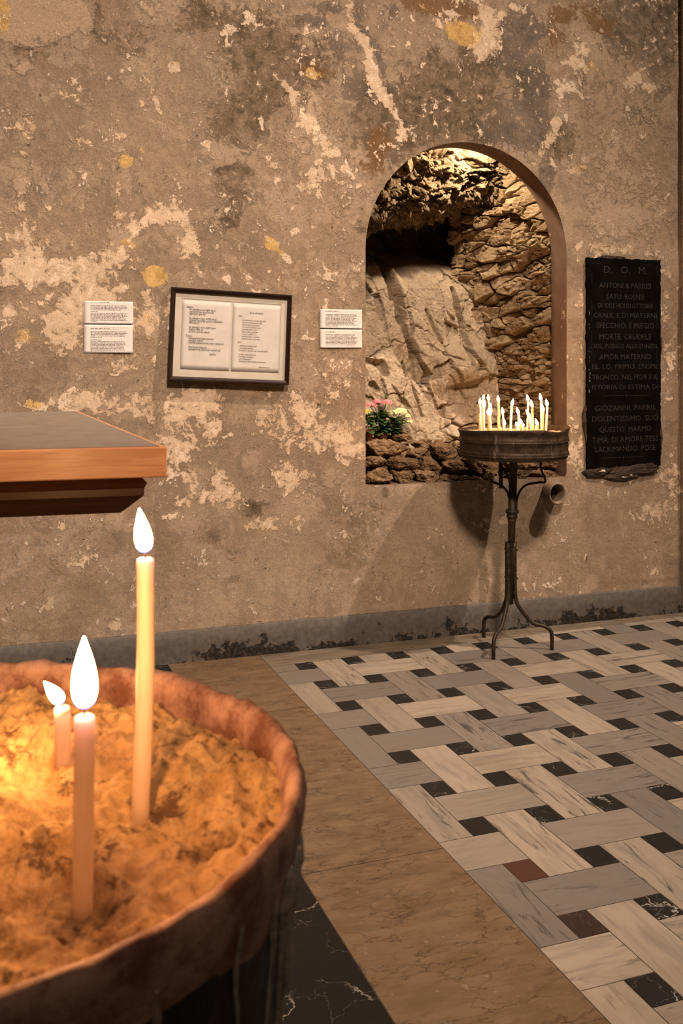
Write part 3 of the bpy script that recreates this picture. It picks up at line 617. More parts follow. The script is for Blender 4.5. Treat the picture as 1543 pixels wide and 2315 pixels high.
# ================================================================== LOOSE STONES ON THE SILL
def rock(name, c, r, rz, seed, label, mat='loose', group='loose stones heaped on the niche sill', cat='stone', flat=1.0, rough=1.0):
    rr = random.Random(seed); bm = bmesh.new(); bmesh.ops.create_icosphere(bm, subdivisions=5, radius=1)
    pl = []
    for k in range(13):
        v = Vector((rr.gauss(0,1), rr.gauss(0,1), rr.gauss(0,1))).normalized(); pl.append((v, rr.uniform(.62, .98)))
    pl += [(Vector((0,0,-1)), .85), (Vector((0,0,1)), .8), (Vector((0,-1,.1)).normalized(), .8)]
    off = Vector((seed*3.7, seed*1.3, 0))
    for v in bm.verts:
        d = v.co.normalized(); q = min((dd/max(d.dot(n_), 1e-4) for n_, dd in pl if d.dot(n_) > 0), default=1.0); q = min(q, 1.15)
        q += rough*(.15*mnoise.fractal(d*2.0+off, .8, 2.2, 6)+.10*mnoise.fractal(d*6+off, .7, 2.2, 5)); v.co = d*q
        v.co.x *= r[0]; v.co.y *= r[1]; v.co.z *= r[2]
    me = bpy.data.meshes.new(name); bm.to_mesh(me); bm.free(); me.materials.append(M[mat])
    for p in me.polygons: p.use_smooth = True
    a = me.attributes.new('tone', 'FLOAT', 'POINT'); a.data.foreach_set('value', [rr.random()]*len(me.vertices))
    o = link(bpy.data.objects.new(name, me)); o.location = c; o.rotation_euler = (rr.uniform(-.15,.15), rz, rr.uniform(-.25,.25))
    return tag(o, label, cat, group)
KPX = .00226
STN = [ # column, row, half width, half height, depth in the niche, tilt, label
 (868,1014,47,23,.20,.05,'large ochre-streaked stone in front of the flower pots at left end of sill'),
 (845,1045,26,13,.10,.08,'small dark blocky stone against left jamb, middle of its stack'),
 (852,1077,30,21,.085,0,'pale rough lump in bottom left corner of the sill'),
 (909,1078,25,17,.085,-.1,'squarish orange-brown stone, second from left in the bottom row'),
 (905,1047,34,14,.12,.1,'flat brown stone under the gap between the two top left stones'),
 (940,1026,27,13,.21,0,'blackish hollow-looking stone right of the large ochre one'),
 (968,1050,26,17,.13,.2,'broken angular stone midway along the middle course'),
 (962,1077,29,15,.085,.15,'wedge-shaped grey-brown stone, third from left in the bottom row'),
 (958,1004,25,12,.30,0,'small reddish stone behind the blackish one'),
 (1000,1021,27,19,.20,.1,'dark rounded boulder in the middle of the top course'),
 (1032,1056,38,15,.13,.2,'long low stone sloping down to the right at sill centre'),
 (1081,1053,36,17,.12,.5,'smooth slab leaning down beside the iron tray post'),
 (1018,1082,27,9,.075,0,'thin flat stone in the bottom row below the long low one'),
 (1066,1083,28,9,.075,0,'thin dark slate in the bottom row left of the leaning slab foot'),
 (1100,1074,12,15,.06,.1,'small upright chip at the foot of the leaning slab'),
 (1165,1051,25,10,.14,0,'flat stone seen just right of the iron post, upper one'),
 (1160,1075,29,9,.075,0,'flat stone seen behind the iron post, lower one'),
 (1229,1075,38,13,.08,.05,'long block at right end of the bottom row above the clay pipe'),
 (1241,1049,24,14,.14,0,'rounded stone against right jamb under the candle tray'),
 (1203,1050,17,11,.16,0,'small pebble between the post and the right end stones'),
 (910,989,24,9,.36,.1,'pale flat slab behind the large ochre stone beside the cream flowers'),
 (1044,1013,26,14,.26,.2,'reddish stone tucked under the left edge of the candle tray')]
for k, (x, y, hw, hh, t, tl, lab) in enumerate(STN):
    c = wall_pt(x, y, t); rock('stone', c, (hw*KPX*1.14, .066 if hw < 30 else .085, hh*KPX*1.20), tl, 40+k, lab)
def mound():
    nu, nv = 200, 90
    X, T = np.meshgrid(np.linspace(XL+.002, XR-.20, nu), np.linspace(.17, .40, nv))
    h, t, g_ = stones(X, T, .05, .2, 1.4, 77, .02, 1, .25, .5, .015)
    Z = SILL+np.interp(T, [.17, .21, .27, .40], [.0, .07, .135, .155])+.012*fbm(X*9, T*9, 4)+h
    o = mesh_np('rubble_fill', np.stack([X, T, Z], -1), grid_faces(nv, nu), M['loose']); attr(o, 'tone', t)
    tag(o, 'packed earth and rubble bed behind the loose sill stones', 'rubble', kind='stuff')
mound()

# ================================================================== FLAMES AND CANDLES
def flame_mesh(name, base, tip, w, mat, parent, belly=.33, bend=0.0):
    base = Vector(base); tip = Vector(tip); n = 18; seg = 16; V = []; hs = []
    ax = tip-base; L = ax.length; x = Vector((1,0,0)); s1 = (x-ax.normalized()*x.dot(ax.normalized())).normalized(); s2 = ax.normalized().cross(s1)
    F = []
    for j in range(n+1):
        u = j/n
        r = w*(math.sin(PI*min(1, u**(math.log(.5)/math.log(belly))))**.85*.92+.10*(1-u)) if u < 1 else 0.0
        r = max(r, .0003)
        c = base+ax*u+s1*bend*math.sin(PI*u)*L
        for i in range(seg):
            a = 2*PI*i/seg; V.append(c+(s1*math.cos(a)+s2*math.sin(a))*r); hs.append(u)
    for j in range(n):
        for i in range(seg):
            i2 = (i+1) % seg; F.append((j*seg+i, j*seg+i2, (j+1)*seg+i2, (j+1)*seg+i))
    F.append(tuple(reversed(range(seg)))); F.append(tuple(n*seg+i for i in range(seg)))
    o = mesh_py(name, V, F, mat, parent, True)
    attr(o, 'h', hs); return o
def candle(base, top, r, wax, label, group, tip=None, fw=None, flmat=None, wick=.012, seg=20, seed=0, bend=0.0):
    """an Empty at the foot; wax, wick and flame are its parts"""
    base = Vector(base); root = empty('candle', base); tag(root, label, 'candle', group)
    t = Vector(top)-base; rr = random.Random(seed); g = G()
    n = 14; ax = t.normalized(); V = []; F = []
    s1 = Vector((1,0,0)); s1 = (s1-ax*s1.dot(ax)).normalized(); s2 = ax.cross(s1)
    lo = -.035
    prof = [(lo, 1.0)]+[(t.length*k/n, 1+.035*rr.uniform(-1,1)) for k in range(n)]+[(t.length-.0035, 1.0), (t.length-.0008, .93), (t.length, .72), (t.length-.002, .35), (t.length-.003, .06)]
    for (d, k) in prof:
        c = ax*d+s1*(bend*math.sin(PI*max(d, 0)/t.length))
        for i in range(seg):
            a = 2*PI*i/seg; V.append(c+(s1*math.cos(a)+s2*math.sin(a))*r*k)
    for j in range(len(prof)-1):
        for i in range(seg):
            i2 = (i+1) % seg; F.append((j*seg+i, j*seg+i2, (j+1)*seg+i2, (j+1)*seg+i))
    F.append(tuple(reversed(range(seg)))); F.append(tuple((len(prof)-1)*seg+i for i in range(seg)))
    mesh_py('wax_stick', V, F, wax, root, True)
    g = G(); lean = (Vector(tip)-Vector(top)).normalized() if tip is not None else Vector((.3,0,1)).normalized()
    g.tube([t-ax*.004, t+ax*wick*.5, t+ax*wick*.6+lean*wick*.5], r*.13, 6, 4); g.build('wick', M['wick'], root)
    if tip is not None:
        flame_mesh('flame', t+ax*wick*.25, Vector(tip)-base, fw, flmat, root)
    return root

# ================================================================== IRON CANDLE STAND IN FRONT OF THE NICHE
SY = -.33                                            # its distance in front of the wall
def build_stand():
    root = empty('candle_stand', (ground(1150, 1463).x, SY, 0)); o0 = Vector(root.location)
    tag(root, 'tall dark iron tripod candle stand with round sand tray before the niche', 'candle stand')
    def P(x, y, t=SY): return wall_pt(x, y, t)-o0
    c = P(1160, 968); zt = P(1160, 968).z; tc = (c.x, 0)
    R = (wall_pt(1271, 970, SY)-wall_pt(1049, 970, SY)).length/2
    zb = P(1160, 1036).z
    # tray: corrugated side, battered rim
    hh = zt-zb
    prof = [(.02, zb+.004), (R*.60, zb+.0), (R*.90, zb+.004), (R*.945, zb+.010), (R*.965, zb+.016), (R*.955, zb+.020), (R*.985, zb+.025), (R*.99, zb+.029), (R*.965, zb+.033), (R*.985, zb+.038), (R*.97, zb+.043), (R*.965, zb+.052), (R*.972, zb+.070), (R*.966, zb+.088), (R*.985, zb+.093), (R*.99, zb+.097), (R*.968, zb+.101), (R*.982, zb+.106), (R*.97, zb+.110), (R*.968, zb+.125), (R*.975, zb+.138), (R*1.0, zt), (R*.988, zt+.003), (R*.955, zb+.135), (R*.93, zb+.10)]
    def wob(r, z, a, j):
        k = max(0, (z-zb-.09)/.06); k = min(k, 1)
        d = .010*math.sin(a*1.0+2.6)*k+.006*mnoise.noise(Vector((math.cos(a)*2.2, math.sin(a)*2.2, 3)))*k
        dent = -.016*math.exp(-((a-5.1)/.28)**2)*k
        rr = r*(1+.010*mnoise.noise(Vector((math.cos(a)*1.8, math.sin(a)*1.8, z*30))))
        return rr, z+d+dent
    g = G(); g.lathe(prof, 96, tc, wob, True, False); g.build('tray', M['tray'], root)
    # sand
    n = 60; V = []; F = []; zs = zt-.020; RS = R*.955
    for j in range(14):
        for i in range(n):
            a = 2*PI*i/n; r = RS*j/13; x, y = tc[0]+r*math.cos(a), tc[1]+r*math.sin(a)
            V.append((x, y, zs+.012*mnoise.fractal(Vector((x*24, y*24, 1)), .8, 2.1, 4)-.004*(j/13)))
    for j in range(13):
        for i in range(n):
            i2 = (i+1) % n; F.append((j*n+i, j*n+i2, (j+1)*n+i2, (j+1)*n+i))
    s = mesh_py('sand', V, F, M['sandf'], root, True); tag(s, kind='stuff')
    # post with turned collar
    pb = P(1152, 1365); pm = P(1158, 1180)
    def ctr(z): k = (z-pb.z)/(zb-pb.z); return pb.x+(tc[0]-pb.x)*k
    g = G(); px = KPX*1.02
    def ring(prof):
        V = []; F = []; seg = 24
        for (r, z) in prof:
            for i in range(seg):
                a = 2*PI*i/seg; V.append((ctr(z)+r*math.cos(a), r*math.sin(a), z))
        for j in range(len(prof)-1):
            for i in range(seg):
                i2 = (i+1) % seg; F.append((j*seg+i, j*seg+i2, (j+1)*seg+i2, (j+1)*seg+i))
        F.append(tuple(reversed(range(seg)))); F.append(tuple((len(prof)-1)*seg+i for i in range(seg)))
        g.add(V, F)
    zc = P(1158, 1165).z
    ring([(.0, pb.z-.005), (.017, pb.z), (.0185, zc-.09), (.019, zc-.035), (.021, zc-.030), (.024, zc-.020), (.019, zc-.016), (.026, zc-.012), (.029, zc-.004), (.029, zc), (.024, zc+.005), (.030, zc+.010), (.034, zc+.016), (.034, zc+.024), (.029, zc+.030), (.0205, zc+.034), (.0205, zb-.02), (.03, zb-.01), (.03, zb+.004)])
    g.build('post', M['iron'], root)
    # three legs: flat straps bolted to the post, then round bars bent outwards
    ztop = P(1154, 1230).z
    for (x, y) in ((1115, 1490), (1093, 1441), (1247, 1469)):
        f = ground(x, y)-o0; cx = pb.x; d = Vector((f.x-cx, f.y, 0)); dl = d.length; d.normalize()
        def q(r, z): return (cx+d.x*r, d.y*r, z)
        g = G(); g.tube([q(.022, ztop), q(.022, .42), q(.024, .30), q(.036, .235), q(.075, .175), q(dl*.55, .135), q(dl*.83, .118), q(dl*.97, .095), q(dl, .06), q(dl, .0)], [.011, .011, .011, .0105, .010, .0098, .0098, .0098, .0098, .0098], 10, 6)
        g.box((cx+d.x*.022-.009, d.y*.022-.009, .30), (cx+d.x*.022+.009, d.y*.022+.009, ztop+.008))
        lg = g.build('leg', M['iron'], root)
        for zz in (ztop-.03, .36):
            g = G(); g.tube([q(.03, zz), q(.041, zz)], .006, 8, 1); g.build('bolt', M['iron'], lg)
    # scrolled braces under the tray
    br = []
    g = G(); g.tube([P(1151,1128), P(1146,1112), P(1136,1100), P(1122,1093), P(1108,1088)], .0065, 8, 6); g.box(tuple(P(1131,1038)+Vector((-.008,-.005,-.148))), tuple(P(1131,1038)+Vector((.010,.005,.004)))); g.build('brace', M['iron'], root)
    g = G(); g.tube([P(1166,1150), P(1168,1128), P(1176,1108), P(1190,1096), P(1208,1092), P(1226,1090)], .0062, 8, 6); g.tube([P(1228,1092), P(1232,1086), P(1226,1070), P(1221,1056), P(1224,1042), P(1229,1032)], .0055, 8, 6); g.build('brace', M['iron'], root)
    g = G(); a = Vector((ctr(1.0), .02, zc+.1)); g.tube([a, a+Vector((.01,.05,.08)), a+Vector((.01,.12,.13)), a+Vector((.0,.17,zb-zc-.10))], .0062, 8, 6); g.build('brace', M['iron'], root)
    return zs, R, Vector((o0.x+tc[0], SY, 0))
ZS, TR_, TC = build_stand()
def sx(x): return 1060+x*.12962
def sy(y): return 870+y*.12962
CN = [ # (foot col, top col, top row, width, depth offset, wax, flame tip (col,row) or None, label)
 (212,190,345,36, .03,'w',(190,228),'lit white candle at the far left of the iron stand tray'),
 (180,175,500,30,-.07,'y',None,'short unlit honey-coloured stub at the left edge of the tray'),
 (243,240,255,34, .10,'w',(260,168),'tall lit white candle just behind the far left one'),
 (262,255,405,36,-.02,'w',(272,258),'lit white candle second from left, lower than the one behind it'),
 (392,340,275,28, .06,'w',(328,163),'thin tall white candle leaning left in the left group'),
 (340,330,520,38,-.08,'y',(343,405),'half-burnt honey candle in front of the thin leaning one'),
 (376,366,545,30,-.05,'w',(380,312),'half-burnt white candle with a long thin flame in the left group'),
 (524,515,305,38,-.02,'y',(495,182),'tall honey-coloured candle standing left of the tray centre'),
 (510,500,555,26, .05,'y',None,'unlit honey stub behind the tall honey candle'),
 (548,546,735,26,-.08,'w',None,'tiny white stub at the foot of the tall honey candle'),
 (606,588,510,38, .05,'w',(572,388),'narrow white candle right of the tall honey one'),
 (614,612,705,38,-.09,'w',(614,606),'short lit stub in front of the narrow white candle'),
 (718,740,375,44, .00,'w',(772,236),'single tall white candle alone at the tray centre leaning right'),
 (868,862,515,46, .02,'w',(826,388),'lit white candle of middle height right of the tray centre'),
 (848,845,722,40,-.09,'w',(812,645),'low lit stub with flame blown left, right of tray centre'),
 (906,905,672,40,-.11,'y',(884,585),'low honey stub in front of the middle-height candle'),
 (937,936,722,34,-.04,'w',(940,665),'tiny lit stub at the right of the low middle group'),
 (1012,1028,285,38, .06,'w',(1004,166),'tall white candle fourth from the right end of the tray'),
 (1084,1064,578,46,-.02,'w',(985,428),'half-burnt white candle whose long flame blows to the left'),
 (1112,1100,395,40,-.07,'y',(1068,256),'tall honey candle third from the right end of the tray'),
 (1162,1160,705,40,-.03,'w',None,'low unlit white stub with a black wick toward the right'),
 (1196,1196,712,44,-.09,'y',(1148,582),'low lit honey stub with leaning flame toward the right'),
 (1262,1255,280,44, .04,'w',(1230,146),'tallest white candle second from the right end of the tray'),
 (1276,1294,476,38,-.06,'y',(1268,335),'half-burnt honey candle in front of the tallest white one'),
 (1336,1362,380,44,-.01,'w',(1340,240),'lit candle at the far right of the tray leaning right')]
for k, (fx, tx, ty, w, dy, wx, tip, lab) in enumerate(CN):
    Y = SY+dy
    b = wall_pt(sx(fx), sy(790), Y); b.z = ZS-.004
    t = wall_pt(sx(tx), sy(ty), Y); r = w*.12962*KPX/2*.94
    tp = wall_pt(sx(tip[0]), sy(tip[1]), Y) if tip else None
    candle(b, t, r, M['waxw'] if wx == 'w' else M['waxy'], lab, 'candles burning in the iron stand tray', tp, 27*.12962*KPX*1.02, M['fl_far'], .007, 14, k)

# ================================================================== NEAR SAND DRUM
DR = H-.28                                           # rim height
_dc = rot(np.array([-.30190784, .70346974])*.28/.30); DCX, DCY = _dc[0], _dc[1]-DC; DRR = .2585
def build_drum():
    root = empty('sand_drum', (DCX, DCY, 0)); tag(root, 'big sooty round metal drum of sand with rusty rim, near left foreground', 'candle drum')
    R = DRR
    prof = [(.03, DR-.40), (R*.72, DR-.395), (R*.84, DR-.37), (R*.885, DR-.30), (R*.925, DR-.20), (R*.955, DR-.12), (R*.972, DR-.07), (R*.975, DR-.045)]
    def wob(r, z, a, j):
        return r*(1+.006*mnoise.noise(Vector((math.cos(a)*2.5, math.sin(a)*2.5, z*12)))), z
    g = G(); g.lathe(prof, 128, (0,0), wob, True, False); g.build('bowl', M['drum'], root)
    V = []; F = []; seg = 200
    pr = [(R*.972, DR-.050), (R*.985, DR-.034), (R*.996, DR-.018), (R*1.0, DR-.008), (R*.992, DR-.001), (R*.978, DR+.001), (R*.962, DR-.002), (R*.950, DR-.007), (R*.942, DR-.018), (R*.935, DR-.045), (R*.93, DR-.07)]
    def wob2(r, z, a, j):
        q = Vector((math.cos(a)*7, math.sin(a)*7, j*.45)); k = mnoise.fractal(q, .8, 2.2, 4)
        q2 = mnoise.fractal(Vector((math.cos(a)*2, math.sin(a)*2, 9)), .9, 2, 3)
        k2 = mnoise.fractal(Vector((math.cos(a)*22, math.sin(a)*22, j*.9)), .8, 2.2, 4)
        return r*(1+.005*k+.005*k2+.002*q2), z+.0015*k+.0025*k2+.002*q2-(.012*max(0, q2) if j < 3 else 0)
    g = G(); g.lathe(pr, seg, (0,0), wob2, False, False); g.build('rim', M['rim'], root)
    # sand
    n = 260; RS = R*.948; xs = np.linspace(-RS, RS, n); X, Y = np.meshgrid(xs, xs); rr = np.hypot(X, Y)
    Z = DR-.024-.004*(rr/RS)+.010*fbm(X*14, Y*14, 3, .5, 2)+.010*fbm(X*45, Y*45, 4, .6, 5)+.006*fbm(X*110, Y*110, 3, .6, 5)
    for (px, py, dz, sg) in ((20,1970,-.022,.020),(60,1720,-.014,.018),(385,1825,-.012,.016),(400,1720,.010,.025),(120,1790,-.010,.02),(560,1760,.008,.03),(190,2045,-.010,.016),(320,1820,-.006,.014)):
        c = ground(px, py, DR-.024); Z = Z+dz*np.exp(-((X-(c.x-DCX))**2+(Y-(c.y-DCY))**2)/(2*sg*sg))
    F = grid_faces(n, n); keep = (rr.ravel()[F] < RS).all(1)
    s = mesh_np('sand', np.stack([X, Y, Z], -1), F[keep], M['sand'], root); tag(s, kind='stuff')
    me = s.data; bm = bmesh.new(); bm.from_mesh(me); bmesh.ops.delete(bm, geom=[v for v in bm.verts if not v.link_faces], context='VERTS'); bm.to_mesh(me); bm.free()
    # wax run down the outside
    r_ = random.Random(3)
    view = math.atan2(-DC-DCY, -DCX)
    for a, L, w in ((.97,.26,.0050),(1.06,.30,.0058),(.88,.17,.0028),(1.13,.20,.0040),(.72,.12,.0024),(.45,.10,.0024)):
        an = view+a; g = G(); pts = []; rad = []
        for k in range(14):
            u = k/13; z = DR-.03-L*u; rb = np.interp(DR-z, [.03,.07,.12,.20,.30,.37], [R*.985,R*.972,R*.955,R*.925,R*.885,R*.84])
            aa = an+.035*mnoise.noise(Vector((u*4, a*9, 0))); pts.append(((rb-w*.35)*math.cos(aa), (rb-w*.35)*math.sin(aa), z)); rad.append(w*(.9+1.1*mnoise.noise(Vector((u*8, a*7, 3))))*(1-.5*u))
        g.tube(pts, rad, 10, 3); g.build('wax_drip', M['drip'], root)
    g = G(); g.lathe([(.24, 0), (.24, .02), (.20, .04), (.06, .07), (.045, .12), (.045, DR-.44), (.07, DR-.41), (.12, DR-.395)], 40); g.build('pedestal', M['iron'], root)
build_drum()
for k, (fx, fy, tx, ty, w, tip, fw, lab, bend, dz) in enumerate([
   (318,1812,328,1262,36,(315,1150),.0060,'tall slender lit candle, the highest in the near sand drum',.0015,0),
   (187,2035,191,1618,40,(190,1440),.0072,'middle-sized lit candle nearest the camera in the drum',0,0),
   (142,1712,141,1598,33,(100,1541),.0052,'short lit candle with flame blown left, rearmost in the drum',0,0)]):
    b = ground(fx, fy, DR-.026); t = wall_pt(tx, ty, b.y); tp = wall_pt(tip[0], tip[1], b.y)
    dist = (b-Vector((0, -DC, H))).length; r = w/2*dist/FPX*.985
    rt_ = candle(b, t, r, M['wax'], lab, 'candles standing in the near sand drum', tp, fw, M['fl_near'], .016 if k < 2 else .012, 32, 90+k, bend)

# ================================================================== WOODEN COUNTER AT LEFT
def build_counter():
    zt = H-.150
    A = ground(377, 1010, zt); B = ground(0, 1019, zt); C = ground(178, 930, zt)
    d = (B-A).normalized(); B2 = B+d*.75; D2 = C+d*.75
    loop = [A, C, D2, B2]; o0 = Vector(((B2.x+D2.x)/2+.25, (B2.y+D2.y)/2, 0))
    root = empty('counter', o0); tag(root, 'polished honey-brown wooden counter top with stepped moulding, at left before the wall', 'counter')
    dist = (A-Vector((0,-DC,H))).length; th = 71/FPX*dist*.95
    def inset(P, k):
        n = len(P); out = []
        for i in range(n):
            a, b, c = P[i-1], P[i], P[(i+1) % n]
            e1 = (b-a).normalized(); e2 = (c-b).normalized()
            n1 = Vector((-e1.y, e1.x, 0)); n2 = Vector((-e2.y, e2.x, 0)); s = (n1+n2); s = s/max(.3, 1+n1.dot(n2)); out.append(b+s*k)
        return out
    ar = sum(loop[i].x*loop[(i+1) % 4].y-loop[(i+1) % 4].x*loop[i].y for i in range(4))
    if ar < 0: loop = loop[::-1]
    def prism(levels, name, mat, bevel=0):
        V = []; F = []; n = 4
        for (k, z) in levels:
            for p in inset(loop, k): V.append((p.x-o0.x, p.y-o0.y, z))
        for j in range(len(levels)-1):
            for i in range(n): F.append((j*n+i, j*n+(i+1) % n, (j+1)*n+(i+1) % n, (j+1)*n+i))
        F.append(tuple(range(n))); F.append(tuple((len(levels)-1)*n+i for i in range(n)))
        return mesh_py(name, V, F, mat, root, False, None, bevel)
    prism([(0, zt), (0, zt-th)], 'top', M['wood'], .0022)
    s = dist/FPX
    prism([(.010, zt-.004), (.010, zt+.0012)], 'top_reflection', M['reflection'])  # thin sheet painting the wall's reflection onto the polished wood
    prism([(.030, zt-th+.001), (.032, zt-th-6*s), (.026, zt-th-16*s), (.030, zt-th-28*s), (.030, zt-th-44*s), (.062, zt-th-88*s), (.10, zt-th-90*s)], 'moulding', M['woodd'])
    g = G(); g.box((-.32, -.20, .0), (.10, .20, zt-th-80*s)); g.build('pedestal', M['woodd'], root, False, None, .004)
build_counter()

# ================================================================== THINGS ON THE WALL
DG = None
def text_part(name, body, size, mat, parent, loc, align='LEFT', ext=0.0003, sx_=1.0, shear=0, space=1.0, off=0.0):
    cu = bpy.data.curves.new(name, 'FONT'); cu.body = body; cu.size = size; cu.align_x = align; cu.extrude = ext; cu.shear = shear; cu.space_line = space; cu.offset = off
    cu.resolution_u = 2
    tmp = bpy.data.objects.new(name, cu); COL.objects.link(tmp)
    me = bpy.data.meshes.new_from_object(tmp.evaluated_get(bpy.context.evaluated_depsgraph_get()))
    bpy.data.objects.remove(tmp); bpy.data.curves.remove(cu)
    me.materials.clear(); me.materials.append(mat)
    me.transform(Matrix.Rotation(PI/2, 4, 'X') @ Matrix.Scale(sx_, 4, (1,0,0)))
    o = bpy.data.objects.new(name, me); o.location = loc; return link(o, parent)
def words(name, lines, parent, mat, seed, dash=(.006,.016), hgt=.0032):
    """rows of print too small to read in the photograph: word-length strokes"""
    r = random.Random(seed); g = G()
    for (x0, x1, z, k) in lines:
        x = x0
        while x < x1-.002:
            L = min(r.uniform(*dash), x1-x)
            y = 0
            # each word is a run of small letter strokes
            q = x
            while q < x+L-.0006:
                h = hgt*k*r.choice((.62, .62, .62, 1.0, 1.0)); w = r.uniform(.0008, .0013)*k
                g.box((q, -.0004, z), (q+w, .0002, z+h)); 
                if r.random() < .6: g.box((q, -.0004, z+hgt*k*.5*r.choice((0, 1, 1))), (q+w*1.9, .0002, z+hgt*k*.5*r.choice((0,1))+.0006*k+.0004))
                q += w*1.9
            x += L+r.uniform(.0018, .0026)*k
    return g.build(name, mat, parent, False)
def sheet(name, w, h, mat, parent=None, curl=.002, seed=0, thick=.0006):
    n = 14; V = []; F = []
    for s_ in (0, 1):
        for j in range(n+1):
            for i in range(n+1):
                x = (i/n-.5)*w; z = (j/n-.5)*h; e = max(abs(i/n-.5), abs(j/n-.5))*2
                y = -curl*(e**4)*(.5+.8*mnoise.noise(Vector((x*9+seed, z*9, 0))))-.0006
                V.append((x, y-(thick if s_ == 0 else 0), z))
    N = (n+1)**2
    for j in range(n):
        for i in range(n):
            a = j*(n+1)+i; F.append((a, a+1, a+n+2, a+n+1)); F.append((N+a, N+a+n+1, N+a+n+2, N+a+1))
    for i in range(n):
        F.append((i, N+i, N+i+1, i+1)); a = n*(n+1)+i; F.append((a, a+1, N+a+1, N+a)); b = i*(n+1); F.append((b, b+n+1, N+b+n+1, N+b)); c = b+n; F.append((c, N+c, N+c+n+1, c+n+1))
    return mesh_py(name, V, F, mat, parent, True)
def notice(x0, y0, x1, y1, label, rows, seed, ry=0.0, head=True):
    a = wall_pt(x0, y0); b = wall_pt(x1, y1); w = abs(b.x-a.x); h = abs(a.z-b.z)
    root = empty('notice', ((a.x+b.x)/2, -.0035, (a.z+b.z)/2), (0, ry, 0)); tag(root, label, 'notice', 'printed paper notices taped to the wall')
    sheet('paper', w, h, M['paper'], root, .003, seed)
    L = []
    for (f0, f1, v, k) in rows: L.append((-w/2+f0*w, -w/2+f1*w, h/2-v*h, k))
    o = words('print', L, root, M['inkg'], seed, hgt=.0030*w/.226); o.location = (0, -.0022, 0)
    return root
rs = random.Random(5)
def para(v0, n, dv, last=.4, f0=.13): return [(f0, (.86+rs.uniform(-.05, .03)) if i < n-1 else last, v0+i*dv, 1.0) for i in range(n)]
notice(190,680.5,300.5,733, 'upper of the two paper notices left of the picture frame', [(.13,.53,.07,1.5)]+para(.20,4,.062,.76)+[(.13,.29,.47,1.2)]+para(.54,7,.060,.24), 1, .0)
notice(190,734,299.5,798, 'lower of the two paper notices left of the picture frame', [(.13,.53,.15,1.5)]+para(.25,5,.050,.36)+[(.13,.34,.545,1.2)]+para(.60,7,.050,.85)+[(.13,.16,.955,1)], 2, .006)
notice(722.5,699,817,743, 'upper of the two paper notices between picture frame and niche', [(.12,.42,.12,1.4)]+para(.28,10,.068,.41), 3, .004)
notice(722.5,744.5,817,786.5, 'lower of the two paper notices between picture frame and niche', [(.12,.37,.15,1.4)]+para(.30,10,.070,.23), 4, .0)

